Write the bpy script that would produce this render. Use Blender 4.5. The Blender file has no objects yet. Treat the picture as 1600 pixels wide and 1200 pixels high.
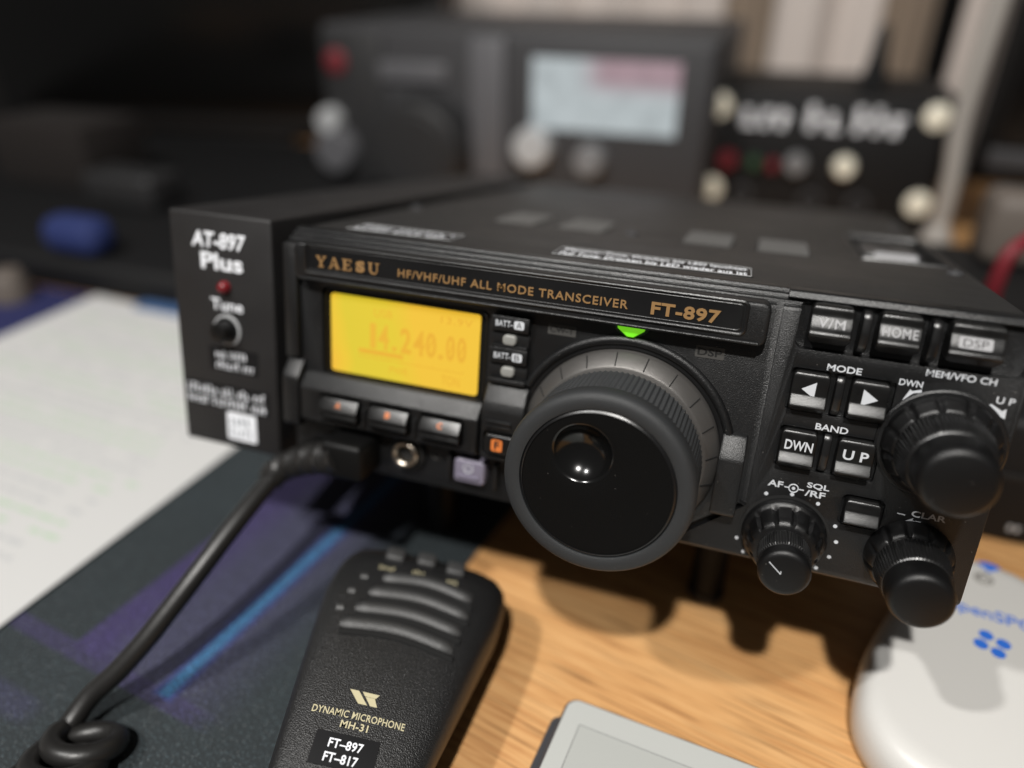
import bpy, bmesh, math, random
from mathutils import Vector, Matrix
R = math.radians
S = 0.001                      # everything below is written in millimetres
scene = bpy.context.scene
C = scene.collection
random.seed(7)

# ------------------------------------------------------------------ camera, light, exposure
cam_d = bpy.data.cameras.new('camera')
cam = bpy.data.objects.new('camera', cam_d); C.objects.link(cam)
cam_d.sensor_width = 36.0; cam_d.lens = 36.0*1160/1600
cam_d.clip_start = 0.005; cam_d.clip_end = 20
CR = ((0.943684, 0.330783, 0.006582), (0.168142, -0.462365, -0.870602), (-0.284937, 0.82268, -0.491944))
m = Matrix(((CR[0][0], -CR[1][0], -CR[2][0], 135.93*S), (CR[0][1], -CR[1][1], -CR[2][1], -169.1*S),
            (CR[0][2], -CR[1][2], -CR[2][2], 201.44*S), (0, 0, 0, 1)))
cam.matrix_world = m
cam_d.dof.use_dof = True; cam_d.dof.focus_distance = 0.190; cam_d.dof.aperture_fstop = 3.2
scene.camera = cam
scene.view_settings.view_transform = 'Standard'; scene.view_settings.look = 'None'
scene.view_settings.exposure = 0.0; scene.view_settings.gamma = 1.0
scene.view_settings.use_curve_mapping = False
scene.render.engine = 'CYCLES'
scene.cycles.use_denoising = True
scene.cycles.max_bounces = 8
world = bpy.data.worlds.new('World'); scene.world = world; world.use_nodes = True
wb = world.node_tree.nodes['Background']
wb.inputs[0].default_value = (1.0, 0.97, 0.94, 1); wb.inputs[1].default_value = 0.07

def lamp(name, target, d, dist, power, size, col):
    l = bpy.data.lights.new(name, 'AREA'); l.shape = 'DISK'; l.size = size*S; l.energy = power; l.color = col
    o = bpy.data.objects.new(name, l); C.objects.link(o)
    v = Vector(d).normalized()
    o.location = (Vector(target) + v*dist)*S
    o.rotation_euler = v.to_track_quat('Z', 'Y').to_euler()
    return o
lamp('ceiling_lamp', (115, -10, 60), (0.04, -0.61, 1.0), 1250, 17.0, 50, (1.0, 0.972, 0.93))
lamp('ceiling_lamp.001', (115, -10, 60), (-0.48, -0.50, 1.0), 1250, 8.5, 50, (1.0, 0.98, 0.95))

# ------------------------------------------------------------------ materials
def mat(name, col, rough=0.5, metal=0.0, spec=0.5, bump=0.0, bscale=3000.0, var=0.0, vscale=60.0, emit=0.0,
        ecol=None, coat=0.0, trans=0.0, detail=2.0, speck=0.0):
    mt = bpy.data.materials.new(name); mt.use_nodes = True
    nt = mt.node_tree; p = nt.nodes['Principled BSDF']
    p.inputs['Base Color'].default_value = (*col, 1); p.inputs['Roughness'].default_value = rough
    p.inputs['Metallic'].default_value = metal; p.inputs['Specular IOR Level'].default_value = spec
    if coat: p.inputs['Coat Weight'].default_value = coat; p.inputs['Coat Roughness'].default_value = 0.08
    if trans: p.inputs['Transmission Weight'].default_value = trans
    if emit:
        p.inputs['Emission Color'].default_value = (*(ecol or col), 1); p.inputs['Emission Strength'].default_value = emit
    tc = nt.nodes.new('ShaderNodeTexCoord')
    if bump:
        n = nt.nodes.new('ShaderNodeTexNoise'); n.inputs['Scale'].default_value = bscale; n.inputs['Detail'].default_value = detail
        nt.links.new(tc.outputs['Object'], n.inputs['Vector'])
        b = nt.nodes.new('ShaderNodeBump'); b.inputs['Strength'].default_value = bump; b.inputs['Distance'].default_value = 0.0003
        nt.links.new(n.outputs['Fac'], b.inputs['Height']); nt.links.new(b.outputs['Normal'], p.inputs['Normal'])
    if var:
        n2 = nt.nodes.new('ShaderNodeTexNoise'); n2.inputs['Scale'].default_value = vscale; n2.inputs['Detail'].default_value = 6
        nt.links.new(tc.outputs['Object'], n2.inputs['Vector'])
        mr = nt.nodes.new('ShaderNodeMapRange'); mr.inputs['From Min'].default_value = 0.3; mr.inputs['From Max'].default_value = 0.7
        mr.inputs['To Min'].default_value = max(0.05, rough-var); mr.inputs['To Max'].default_value = min(1, rough+var)
        nt.links.new(n2.outputs['Fac'], mr.inputs['Value']); nt.links.new(mr.outputs['Result'], p.inputs['Roughness'])
    if speck:      # small pale specks scattered in the base colour
        v = nt.nodes.new('ShaderNodeTexVoronoi'); v.inputs['Scale'].default_value = 420
        nt.links.new(tc.outputs['Object'], v.inputs['Vector'])
        lt = nt.nodes.new('ShaderNodeMath'); lt.operation = 'LESS_THAN'; lt.inputs[1].default_value = speck
        nt.links.new(v.outputs['Distance'], lt.inputs[0])
        mx = nt.nodes.new('ShaderNodeMix'); mx.data_type = 'RGBA'
        mx.inputs['A'].default_value = (*col, 1); mx.inputs['B'].default_value = (0.16, 0.15, 0.14, 1)
        nt.links.new(lt.outputs[0], mx.inputs['Factor']); nt.links.new(mx.outputs['Result'], p.inputs['Base Color'])
    return mt

M = {}
M['panel'] = mat('black_plastic', (0.0050, 0.0052, 0.0056), 0.40, spec=0.58, bump=0.42, bscale=3400, var=0.07, speck=0.045)
M['panel_smooth'] = mat('black_satin_plastic', (0.0045, 0.0045, 0.0048), 0.33, spec=0.75, bump=0.12, bscale=3500, var=0.06)
M['case'] = mat('black_painted_metal', (0.0155, 0.0152, 0.0148), 0.48, bump=0.35, bscale=4200, var=0.06, speck=0.05)
M['key'] = mat('glossy_key_plastic', (0.0035, 0.0035, 0.0035), 0.33, spec=0.65, bump=0.16, bscale=5000, var=0.06, vscale=300)
M['knob'] = mat('black_knob_plastic', (0.0032, 0.0032, 0.0034), 0.37, spec=0.5, bump=0.25, bscale=4200, var=0.06, speck=0.04)
M['grip'] = mat('ribbed_knob_plastic', (0.006, 0.006, 0.0062), 0.34, spec=0.8)
M['cap'] = mat('matt_knob_cap', (0.0030, 0.0030, 0.0032), 0.42, spec=0.4, bump=0.2, bscale=4200, speck=0.04)
M['rubber'] = mat('dark_grey_rubber', (0.019, 0.0205, 0.022), 0.58, bump=0.35, bscale=5200, speck=0.03)
M['disc'] = mat('black_dial_face', (0.0035, 0.0035, 0.0035), 0.5, spec=0.10, bump=0.25, bscale=5000, speck=0.03)
M['dimple'] = mat('polished_black', (0.004, 0.004, 0.004), 0.17, spec=0.5)
M['skirt'] = mat('grey_metallic_ring', (0.11, 0.105, 0.10), 0.42, metal=0.6, bump=0.3, bscale=4500)
M['groove'] = mat('dark_groove', (0.006, 0.006, 0.006), 0.7)
M['white_ink'] = mat('white_print', (0.55, 0.57, 0.60), 0.55)
M['grey_ink'] = mat('dim_grey_print', (0.055, 0.053, 0.050), 0.5)
M['gold_ink'] = mat('gold_print', (0.46, 0.27, 0.115), 0.35, metal=0.5)
M['cream_ink'] = mat('pale_gold_print', (0.52, 0.47, 0.30), 0.5)
M['grey_badge'] = mat('light_grey_print', (0.30, 0.30, 0.31), 0.5)
M['orange_ink'] = mat('orange_print', (0.62, 0.17, 0.035), 0.5)
M['dark_ink'] = mat('black_print', (0.012, 0.012, 0.012), 0.5)
M['tape_white'] = mat('white_tape_print', (0.80, 0.82, 0.86), 0.5)
M['tape'] = mat('black_label_tape', (0.005, 0.005, 0.0058), 0.5, spec=0.3)
M['plug'] = mat('moulded_black_plug', (0.003, 0.003, 0.003), 0.5, spec=0.25)
M['silver'] = mat('pearl_button', (0.25, 0.25, 0.235), 0.30, coat=0.5)
M['power'] = mat('violet_grey_plastic', (0.17, 0.155, 0.205), 0.38, coat=0.2)
M['brass'] = mat('nickel_jack', (0.62, 0.55, 0.46), 0.28, metal=1.0)
M['hole_shade'] = mat('black_hole_shade', (0.002, 0.002, 0.002), 0.9)  # flat black puts the shade of openings and gaps into the colour
M['led_green'] = mat('lit_green_lens', (0.12, 0.6, 0.02), 0.2, emit=0.55, ecol=(0.26, 0.95, 0.02), coat=0.8)
M['lens_rim'] = mat('dark_green_lens', (0.01, 0.05, 0.004), 0.2, coat=0.5)
M['led_red'] = mat('red_lens', (0.15, 0.010, 0.014), 0.25)
M['window'] = mat('black_window_frame', (0.006, 0.006, 0.005), 0.22)
M['lcd_ink'] = mat('amber_segments', (0.3, 0.2, 0.02), 0.6, emit=1.0, ecol=(0.47, 0.215, 0.010))
M['lcd_ink_far'] = mat('amber_segments_pale', (0.3, 0.2, 0.02), 0.6, emit=1.0, ecol=(0.47, 0.24, 0.012))
M['tuner'] = mat('black_powder_coat', (0.011, 0.0102, 0.0104), 0.55, bump=0.3, bscale=2600, var=0.05)
M['mic'] = mat('grained_black_plastic', (0.0045, 0.0045, 0.0048), 0.46, spec=0.75, bump=0.75, bscale=3100, detail=1.5)
M['mic_rib'] = mat('ribbed_black_plastic', (0.024, 0.024, 0.024), 0.58, spec=1.0, bump=0.5, bscale=1900)
M['mic_side'] = mat('polished_black_plastic', (0.010, 0.010, 0.010), 0.13, spec=0.6)
M['cord'] = mat('black_cord_rubber', (0.012, 0.0115, 0.011), 0.40, bump=0.12, bscale=900)
M['white_shell'] = mat('white_plastic_shell', (0.60, 0.59, 0.565), 0.38, bump=0.04, bscale=2500)
M['blue_ink'] = mat('blue_print', (0.03, 0.16, 0.66), 0.45)
M['clear'] = mat('frosted_clear_plastic', (0.36, 0.35, 0.33), 0.15, coat=0.8)
M['reader_glass'] = mat('grey_screen_glass', (0.46, 0.47, 0.45), 0.32)
M['reader_screen'] = mat('eink_screen', (0.41, 0.42, 0.40), 0.40)
M['reader_edge'] = mat('dark_grey_shell', (0.055, 0.055, 0.06), 0.35)
M['line_ink'] = mat('screen_border', (0.17, 0.17, 0.17), 0.5)
M['paper'] = mat('white_paper', (0.53, 0.528, 0.52), 0.8, bump=0.05, bscale=800)
M['text_grey'] = mat('grey_print', (0.44, 0.445, 0.45), 0.8)
M['badge_ink'] = mat('slate_print', (0.22, 0.24, 0.26), 0.6)
M['text_green'] = mat('pale_green_print', (0.41, 0.51, 0.39), 0.8)
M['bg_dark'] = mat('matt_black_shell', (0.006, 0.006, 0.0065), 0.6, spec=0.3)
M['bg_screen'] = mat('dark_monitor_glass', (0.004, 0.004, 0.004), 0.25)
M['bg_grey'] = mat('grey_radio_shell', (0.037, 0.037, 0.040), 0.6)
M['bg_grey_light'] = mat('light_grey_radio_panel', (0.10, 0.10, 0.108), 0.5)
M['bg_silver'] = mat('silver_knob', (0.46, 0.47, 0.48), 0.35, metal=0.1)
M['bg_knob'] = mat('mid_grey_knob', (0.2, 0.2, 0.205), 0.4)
M['screw'] = mat('glint_cream', (0.88, 0.84, 0.70), 0.3)  # cream stands in for lamp glint on the screws; one knob shares it
M['curtain'] = mat('cream_curtain_cloth', (0.66, 0.59, 0.545), 0.9)
M['brown_cloth'] = mat('tan_curtain_cloth', (0.29, 0.225, 0.17), 0.9)
M['pole'] = mat('pale_pole_paint', (0.33, 0.31, 0.285), 0.5)
M['red'] = mat('red_plastic', (0.45, 0.02, 0.03), 0.4)
M['red_dim'] = mat('dark_red_cap', (0.15, 0.010, 0.017), 0.6)
M['blue'] = mat('blue_plastic', (0.009, 0.020, 0.10), 0.8)
M['navy'] = mat('navy_cloth', (0.015, 0.018, 0.085), 0.8)
M['beige'] = mat('beige_plastic', (0.12, 0.10, 0.085), 0.6)
M['brown_box'] = mat('dark_brown_card', (0.009, 0.006, 0.005), 0.9)
M['light_blue'] = mat('light_blue_card', (0.05, 0.11, 0.24), 0.7)
M['green'] = mat('dark_green_plastic', (0.03, 0.07, 0.035), 0.4)
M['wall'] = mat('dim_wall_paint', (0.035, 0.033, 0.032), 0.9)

def lcd_material():
    mt = bpy.data.materials.new('backlit_lcd'); mt.use_nodes = True; nt = mt.node_tree; p = nt.nodes['Principled BSDF']
    p.inputs['Base Color'].default_value = (0.12, 0.10, 0.02, 1); p.inputs['Roughness'].default_value = 0.35
    tc = nt.nodes.new('ShaderNodeTexCoord'); sp = nt.nodes.new('ShaderNodeSeparateXYZ'); nt.links.new(tc.outputs['Object'], sp.inputs[0])
    mr = nt.nodes.new('ShaderNodeMapRange'); mr.inputs['From Min'].default_value = 14.5*S; mr.inputs['From Max'].default_value = 64*S
    nt.links.new(sp.outputs['X'], mr.inputs['Value'])
    n = nt.nodes.new('ShaderNodeTexNoise'); n.inputs['Scale'].default_value = 45; n.inputs['Detail'].default_value = 1
    nt.links.new(tc.outputs['Object'], n.inputs['Vector'])
    ad = nt.nodes.new('ShaderNodeMath'); ad.operation = 'MULTIPLY_ADD'; ad.inputs[1].default_value = 0.30; ad.inputs[2].default_value = -0.15
    nt.links.new(n.outputs['Fac'], ad.inputs[0])
    a2 = nt.nodes.new('ShaderNodeMath'); a2.operation = 'ADD'; nt.links.new(ad.outputs[0], a2.inputs[0]); nt.links.new(mr.outputs['Result'], a2.inputs[1])
    cr = nt.nodes.new('ShaderNodeValToRGB'); e = cr.color_ramp.elements
    e[0].position = 0.0; e[0].color = (0.90, 0.47, 0.035, 1)
    e[1].position = 1.0; e[1].color = (0.88, 0.52, 0.035, 1)
    for pos, c in ((0.07, (0.84, 0.55, 0.03)), (0.14, (0.72, 0.565, 0.028)), (0.42, (0.76, 0.57, 0.028)), (0.6, (0.88, 0.52, 0.035))):
        x = e.new(pos); x.color = (*c, 1)
    nt.links.new(a2.outputs[0], cr.inputs[0])
    nt.links.new(cr.outputs[0], p.inputs['Emission Color']); p.inputs['Emission Strength'].default_value = 0.86
    return mt
M['lcd'] = lcd_material()

def wood_material():
    mt = bpy.data.materials.new('oak_veneer'); mt.use_nodes = True; nt = mt.node_tree; p = nt.nodes['Principled BSDF']
    N = nt.nodes.new; L = nt.links.new
    tc = N('ShaderNodeTexCoord'); mp = N('ShaderNodeMapping'); L(tc.outputs['Object'], mp.inputs[0])
    mp.inputs['Rotation'].default_value = (0, 0, R(12))
    rot = mp
    def stretch(k):
        q = N('ShaderNodeMapping'); L(rot.outputs[0], q.inputs[0]); q.inputs['Scale'].default_value = (1, k, 1); return q
    mp = stretch(6)
    warp = N('ShaderNodeTexNoise'); warp.inputs['Scale'].default_value = 9; warp.inputs['Detail'].default_value = 3; L(mp.outputs[0], warp.inputs['Vector'])
    fig = N('ShaderNodeTexNoise'); fig.inputs['Scale'].default_value = 13; fig.inputs['Detail'].default_value = 5; fig.inputs['Roughness'].default_value = 0.6
    fig.inputs['Distortion'].default_value = 1.2; L(mp.outputs[0], fig.inputs['Vector'])
    mp2 = stretch(30)
    fine = N('ShaderNodeTexNoise'); fine.inputs['Scale'].default_value = 26; fine.inputs['Detail'].default_value = 4; L(mp2.outputs[0], fine.inputs['Vector'])
    pores = N('ShaderNodeTexNoise'); pores.inputs['Scale'].default_value = 34; pores.inputs['Detail'].default_value = 1; L(mp2.outputs[0], pores.inputs['Vector'])
    cr = N('ShaderNodeValToRGB'); e = cr.color_ramp.elements
    e[0].position = 0.30; e[0].color = (0.37, 0.155, 0.050, 1); e[1].position = 0.70; e[1].color = (0.67, 0.40, 0.18, 1)
    x = e.new(0.5); x.color = (0.58, 0.315, 0.125, 1)
    mixv = N('ShaderNodeMath'); mixv.operation = 'MULTIPLY_ADD'; mixv.inputs[1].default_value = 0.45
    L(fig.outputs['Fac'], mixv.inputs[0])
    half = N('ShaderNodeMath'); half.operation = 'MULTIPLY'; half.inputs[1].default_value = 0.55; L(fine.outputs['Fac'], half.inputs[0]); L(half.outputs[0], mixv.inputs[2])
    L(mixv.outputs[0], cr.inputs[0])
    pr = N('ShaderNodeMapRange'); pr.inputs['From Min'].default_value = 0.34; pr.inputs['From Max'].default_value = 0.44
    pr.inputs['To Min'].default_value = 0.62; pr.inputs['To Max'].default_value = 1.0; L(pores.outputs['Fac'], pr.inputs['Value'])
    mx = N('ShaderNodeMix'); mx.data_type = 'RGBA'; mx.blend_type = 'MULTIPLY'; mx.inputs['Factor'].default_value = 1
    L(cr.outputs[0], mx.inputs['A']); L(pr.outputs['Result'], mx.inputs['B']); L(mx.outputs['Result'], p.inputs['Base Color'])
    p.inputs['Roughness'].default_value = 0.45
    b = N('ShaderNodeBump'); b.inputs['Strength'].default_value = 0.15; b.inputs['Distance'].default_value = 0.0003
    L(pores.outputs['Fac'], b.inputs['Height']); L(b.outputs['Normal'], p.inputs['Normal'])
    return mt
M['wood'] = wood_material()
M['bg_front_l'] = mat('grey_latch', (0.035, 0.035, 0.036), 0.35)
M['bg_tab'] = mat('bright_latch_tab', (0.34, 0.34, 0.35), 0.35)

def mat_cloth():     # printed desk mat: charcoal weave with violet corner bands and a cyan stripe (object space, mat axes)
    mt = bpy.data.materials.new('printed_desk_mat'); mt.use_nodes = True; nt = mt.node_tree; p = nt.nodes['Principled BSDF']
    N = nt.nodes.new; L = nt.links.new
    tc = N('ShaderNodeTexCoord'); sp = N('ShaderNodeSeparateXYZ'); L(tc.outputs['Object'], sp.inputs[0])
    def band(src, a, b, soft_a, soft_b):
        lo = N('ShaderNodeMapRange'); lo.interpolation_type = 'SMOOTHSTEP'; lo.inputs['From Min'].default_value = (a-soft_a)*S; lo.inputs['From Max'].default_value = (a+soft_a)*S; L(src, lo.inputs['Value'])
        hi = N('ShaderNodeMapRange'); hi.interpolation_type = 'SMOOTHSTEP'; hi.inputs['From Min'].default_value = (b-soft_b)*S; hi.inputs['From Max'].default_value = (b+soft_b)*S
        hi.inputs['To Min'].default_value = 1; hi.inputs['To Max'].default_value = 0; L(src, hi.inputs['Value'])
        mu = N('ShaderNodeMath'); mu.operation = 'MULTIPLY'; L(lo.outputs[0], mu.inputs[0]); L(hi.outputs[0], mu.inputs[1]); return mu.outputs[0]
    def mul(a, b):
        mu = N('ShaderNodeMath'); mu.operation = 'MULTIPLY'; L(a, mu.inputs[0])
        if isinstance(b, float): mu.inputs[1].default_value = b
        else: L(b, mu.inputs[1])
        return mu.outputs[0]
    X, Y = sp.outputs['X'], sp.outputs['Y']
    col = None
    def over(base, c, fac):
        mx = N('ShaderNodeMix'); mx.data_type = 'RGBA'
        if isinstance(base, tuple): mx.inputs['A'].default_value = (*base, 1)
        else: L(base, mx.inputs['A'])
        mx.inputs['B'].default_value = (*c, 1); L(fac, mx.inputs['Factor']); return mx.outputs['Result']
    big = N('ShaderNodeTexNoise'); big.inputs['Scale'].default_value = 14; L(tc.outputs['Object'], big.inputs['Vector'])
    col = over((0.0075, 0.011, 0.0125), (0.016, 0.0245, 0.029), big.outputs['Fac'])
    inside = band(Y, -61, 400, 0.6, 5)
    col = over(col, (0.031, 0.031, 0.064), mul(mul(band(X, -51, 6, 0.8, 16), inside), 0.85))
    col = over(col, (0.027, 0.019, 0.072), mul(mul(band(X, -51.5, -36, 0.6, 9), inside), 0.9))
    col = over(col, (0.025, 0.020, 0.062), mul(mul(band(Y, -65, -59, 0.8, 0.8), band(X, -84, 8, 2, 8)), 0.7))
    col = over(col, (0.026, 0.025, 0.062), mul(mul(band(Y, -88, -80, 2, 2), band(X, -70, -40, 4, 6)), 0.5))
    col = over(col, (0.02, 0.027, 0.10), mul(mul(band(X, -13.0, -4.4, 1.0, 1.0), band(Y, -62, 300, 0.8, 5)), 0.9))
    col = over(col, (0.021, 0.092, 0.19), mul(mul(band(X, -10.8, -6.6, 0.9, 0.9), band(Y, -61, 300, 0.8, 5)), 0.9))
    fib = N('ShaderNodeTexNoise'); fib.inputs['Scale'].default_value = 1500; fib.inputs['Detail'].default_value = 1; L(tc.outputs['Object'], fib.inputs['Vector'])
    ramp = N('ShaderNodeValToRGB'); e = ramp.color_ramp.elements          # glints of the weave painted into the colour as pale fibres
    e[0].position = 0.34; e[0].color = (0.08, 0.08, 0.08, 1); e[1].position = 0.76; e[1].color = (1, 1, 1, 1)
    x = e.new(0.60); x.color = (0.19, 0.19, 0.19, 1)
    L(fib.outputs['Fac'], ramp.inputs[0])
    mr = N('ShaderNodeVectorMath'); mr.operation = 'SCALE'; mr.inputs['Scale'].default_value = 6.5; L(ramp.outputs[0], mr.inputs[0])
    mx = N('ShaderNodeMix'); mx.data_type = 'RGBA'; mx.blend_type = 'MULTIPLY'; mx.inputs['Factor'].default_value = 1; L(col, mx.inputs['A']); L(mr.outputs[0], mx.inputs['B'])
    L(mx.outputs['Result'], p.inputs['Base Color'])
    vo = N('ShaderNodeTexVoronoi'); vo.inputs['Scale'].default_value = 1150; L(tc.outputs['Object'], vo.inputs['Vector'])  # bright specks painted on as the sparkle of the cloth
    lt = N('ShaderNodeMath'); lt.operation = 'LESS_THAN'; lt.inputs[1].default_value = 0.20; L(vo.outputs['Distance'], lt.inputs[0])
    pick = N('ShaderNodeMath'); pick.operation = 'GREATER_THAN'; pick.inputs[1].default_value = 0.68; sc_ = N('ShaderNodeSeparateXYZ'); L(vo.outputs['Color'], sc_.inputs[0]); L(sc_.outputs['X'], pick.inputs[0])
    m3 = N('ShaderNodeMix'); m3.data_type = 'RGBA'; L(mx.outputs['Result'], m3.inputs['A']); m3.inputs['B'].default_value = (0.15, 0.17, 0.18, 1)
    L(mul(lt.outputs[0], pick.outputs[0]), m3.inputs['Factor']); L(m3.outputs['Result'], p.inputs['Base Color'])
    p.inputs['Roughness'].default_value = 0.75
    p.inputs['Sheen Weight'].default_value = 0.08
    b = N('ShaderNodeBump'); b.inputs['Strength'].default_value = 0.7; b.inputs['Distance'].default_value = 0.0003
    L(fib.outputs['Fac'], b.inputs['Height']); L(b.outputs['Normal'], p.inputs['Normal'])
    return mt
M['mat'] = mat_cloth()

# ------------------------------------------------------------------ mesh helpers (mm)
def finish(name, bm, mtl, parent=None, sharp=38, recalc=True):
    if recalc: bmesh.ops.recalc_face_normals(bm, faces=bm.faces[:])
    for v in bm.verts: v.co *= S
    me = bpy.data.meshes.new(name); bm.to_mesh(me); bm.free()
    me.materials.append(mtl)
    me.polygons.foreach_set('use_smooth', [True]*len(me.polygons))
    me.set_sharp_from_angle(angle=R(sharp))
    o = bpy.data.objects.new(name, me); C.objects.link(o)
    if parent: o.parent = parent
    return o

def thing(name, label, cat, loc=(0, 0, 0), rot=(0, 0, 0), group=None):
    o = bpy.data.objects.new(name, None); C.objects.link(o)
    o.empty_display_size = 0.02
    o.location = Vector(loc)*S; o.rotation_euler = rot
    o['label'] = label; o['category'] = cat
    if group: o['group'] = group
    return o
def tag(o, label, cat, group=None):
    o['label'] = label; o['category'] = cat
    if group: o['group'] = group
    return o

def merge(bm, other):
    me = bpy.data.meshes.new('tmp'); other.to_mesh(me); other.free(); bm.from_mesh(me); bpy.data.meshes.remove(me); return bm

def rbox(x0, x1, y0, y1, z0, z1, bev=0.5, seg=2, bm=None):
    b = bmesh.new()
    bmesh.ops.create_cube(b, size=1)
    for v in b.verts: v.co = Vector(((x0+x1)/2+v.co.x*(x1-x0), (y0+y1)/2+v.co.y*(y1-y0), (z0+z1)/2+v.co.z*(z1-z0)))
    if bev > 0: bmesh.ops.bevel(b, geom=b.edges[:], offset=bev, segments=seg, affect='EDGES', profile=0.5)
    return merge(bm, b) if bm is not None else b

def rrect(a0, a1, b0, b1, r, n=5):
    pts = []
    for cx, cy, s in ((a1-r, b1-r, 0), (a0+r, b1-r, 90), (a0+r, b0+r, 180), (a1-r, b0+r, 270)):
        for i in range(n+1):
            t = R(s+90*i/n); pts.append((cx+r*math.cos(t), cy+r*math.sin(t)))
    return pts

MAPS = {'front': lambda a, b, c: Vector((a, c, b)), 'top': lambda a, b, c: Vector((a, b, c)), 'side': lambda a, b, c: Vector((c, a, b))}
def prism(pts, plane, c0, c1, bev0=0.0, bev1=0.0, seg=2, bm=None):
    """outline in a plane, extruded from level c0 to c1 along the plane's normal; the rims may be rounded"""
    b = bmesh.new(); f = MAPS[plane]
    v0 = [b.verts.new(f(p[0], p[1], c0)) for p in pts]; v1 = [b.verts.new(f(p[0], p[1], c1)) for p in pts]
    n = len(pts); e0 = []; e1 = []
    b.faces.new(v0); b.faces.new(v1[::-1])
    for i in range(n): b.faces.new((v0[i], v1[i], v1[(i+1) % n], v0[(i+1) % n]))
    bmesh.ops.recalc_face_normals(b, faces=b.faces[:])
    b.edges.ensure_lookup_table()
    s0, s1 = set(v0), set(v1)
    if bev0: bmesh.ops.bevel(b, geom=[e for e in b.edges if e.verts[0] in s0 and e.verts[1] in s0], offset=bev0, segments=seg, affect='EDGES', profile=0.5, clamp_overlap=True)
    if bev1: bmesh.ops.bevel(b, geom=[e for e in b.edges if e.is_valid and e.verts[0] in s1 and e.verts[1] in s1], offset=bev1, segments=seg, affect='EDGES', profile=0.5, clamp_overlap=True)
    return merge(bm, b) if bm is not None else b

def lathe(profile, cx, cz, n=64, mod=None, bm=None, close=True):
    """profile [(y, r)...] revolved about an axis parallel to y through (cx, cz)"""
    b = bmesh.new(); rows = []
    for i, (y, r) in enumerate(profile):
        if r < 1e-6: rows.append([b.verts.new((cx, y, cz))]); continue
        row = []
        for k in range(n):
            t = 2*math.pi*k/n; rr = r+(mod(i, y, t) if mod else 0)
            row.append(b.verts.new((cx+rr*math.cos(t), y, cz+rr*math.sin(t))))
        rows.append(row)
    for a, c in zip(rows, rows[1:]):
        for k in range(n):
            k2 = (k+1) % n
            if len(a) == 1 and len(c) == 1: continue
            if len(a) == 1: b.faces.new((a[0], c[k], c[k2]))
            elif len(c) == 1: b.faces.new((a[k], a[k2], c[0]))
            else: b.faces.new((a[k], a[k2], c[k2], c[k]))
    return merge(bm, b) if bm is not None else b

def vlathe(profile, cx, cy, n=48):
    b = lathe(profile, 0, 0, n)
    for v in b.verts: x, y, z = v.co; v.co = Vector((cx+x, cy-z, y))
    return b

def smooth_path(pts, per=10):
    P = [Vector(p) for p in pts]; P = [2*P[0]-P[1]]+P+[2*P[-1]-P[-2]]; out = []
    for i in range(1, len(P)-2):
        for k in range(per):
            t = k/per; a, b, c, d = P[i-1:i+3]
            out.append(0.5*((2*b)+(c-a)*t+(2*a-5*b+4*c-d)*t*t+(3*b-a-3*c+d)*t**3))
    out.append(P[-2]); return out

def tube(path, rad, n=12, bm=None, cap=True):
    b = bmesh.new(); P = [Vector(p) for p in path]; rows = []
    t0 = (P[1]-P[0]).normalized(); u = t0.orthogonal().normalized()
    for i, p in enumerate(P):
        t = (P[min(i+1, len(P)-1)]-P[max(i-1, 0)]).normalized()
        u = (u-t*u.dot(t)).normalized(); w = t.cross(u)
        r = rad(i/(len(P)-1)) if callable(rad) else rad
        rows.append([b.verts.new(p+u*r*math.cos(2*math.pi*k/n)+w*r*math.sin(2*math.pi*k/n)) for k in range(n)])
    for a, c in zip(rows, rows[1:]):
        for k in range(n): b.faces.new((a[k], a[(k+1) % n], c[(k+1) % n], c[k]))
    if cap: b.faces.new(rows[0][::-1]); b.faces.new(rows[-1])
    return merge(bm, b) if bm is not None else b

def bead(pts, plane, c, r, n=8, bm=None, closed=True):
    """a thin rounded bead along an outline"""
    f = MAPS[plane]; P = [f(p[0], p[1], c) for p in pts]; b = bmesh.new(); rows = []; nn = len(P)
    axis = f(0, 0, 1)-f(0, 0, 0)
    for i in range(nn):
        if closed: t = (P[(i+1) % nn]-P[i-1]).normalized()
        else: t = (P[min(i+1, nn-1)]-P[max(i-1, 0)]).normalized()
        u = axis.cross(t).normalized()
        rows.append([b.verts.new(P[i]+u*r*math.cos(2*math.pi*k/n)+axis*r*math.sin(2*math.pi*k/n)) for k in range(n)])
    pairs = list(zip(rows, rows[1:]+rows[:1])) if closed else list(zip(rows, rows[1:]))
    for a, d in pairs:
        for k in range(n): b.faces.new((a[k], a[(k+1) % n], d[(k+1) % n], d[k]))
    if not closed: b.faces.new(rows[0][::-1]); b.faces.new(rows[-1])
    return merge(bm, b) if bm is not None else b

def extrude_x(profile, x0, x1, bev=0.0, seg=2, ends=0.0):
    """closed profile [(y, z)...] pulled along x"""
    b = prism(profile, 'side', x0, x1)
    if ends:
        es = [e for e in b.edges if abs(e.verts[0].co.x-e.verts[1].co.x) < 1e-6]
        bmesh.ops.bevel(b, geom=es, offset=ends, segments=seg, affect='EDGES', profile=0.5, clamp_overlap=True)
    elif bev:
        bmesh.ops.bevel(b, geom=b.edges[:], offset=bev, segments=seg, affect='EDGES', profile=0.5, clamp_overlap=True)
    return b

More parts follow.
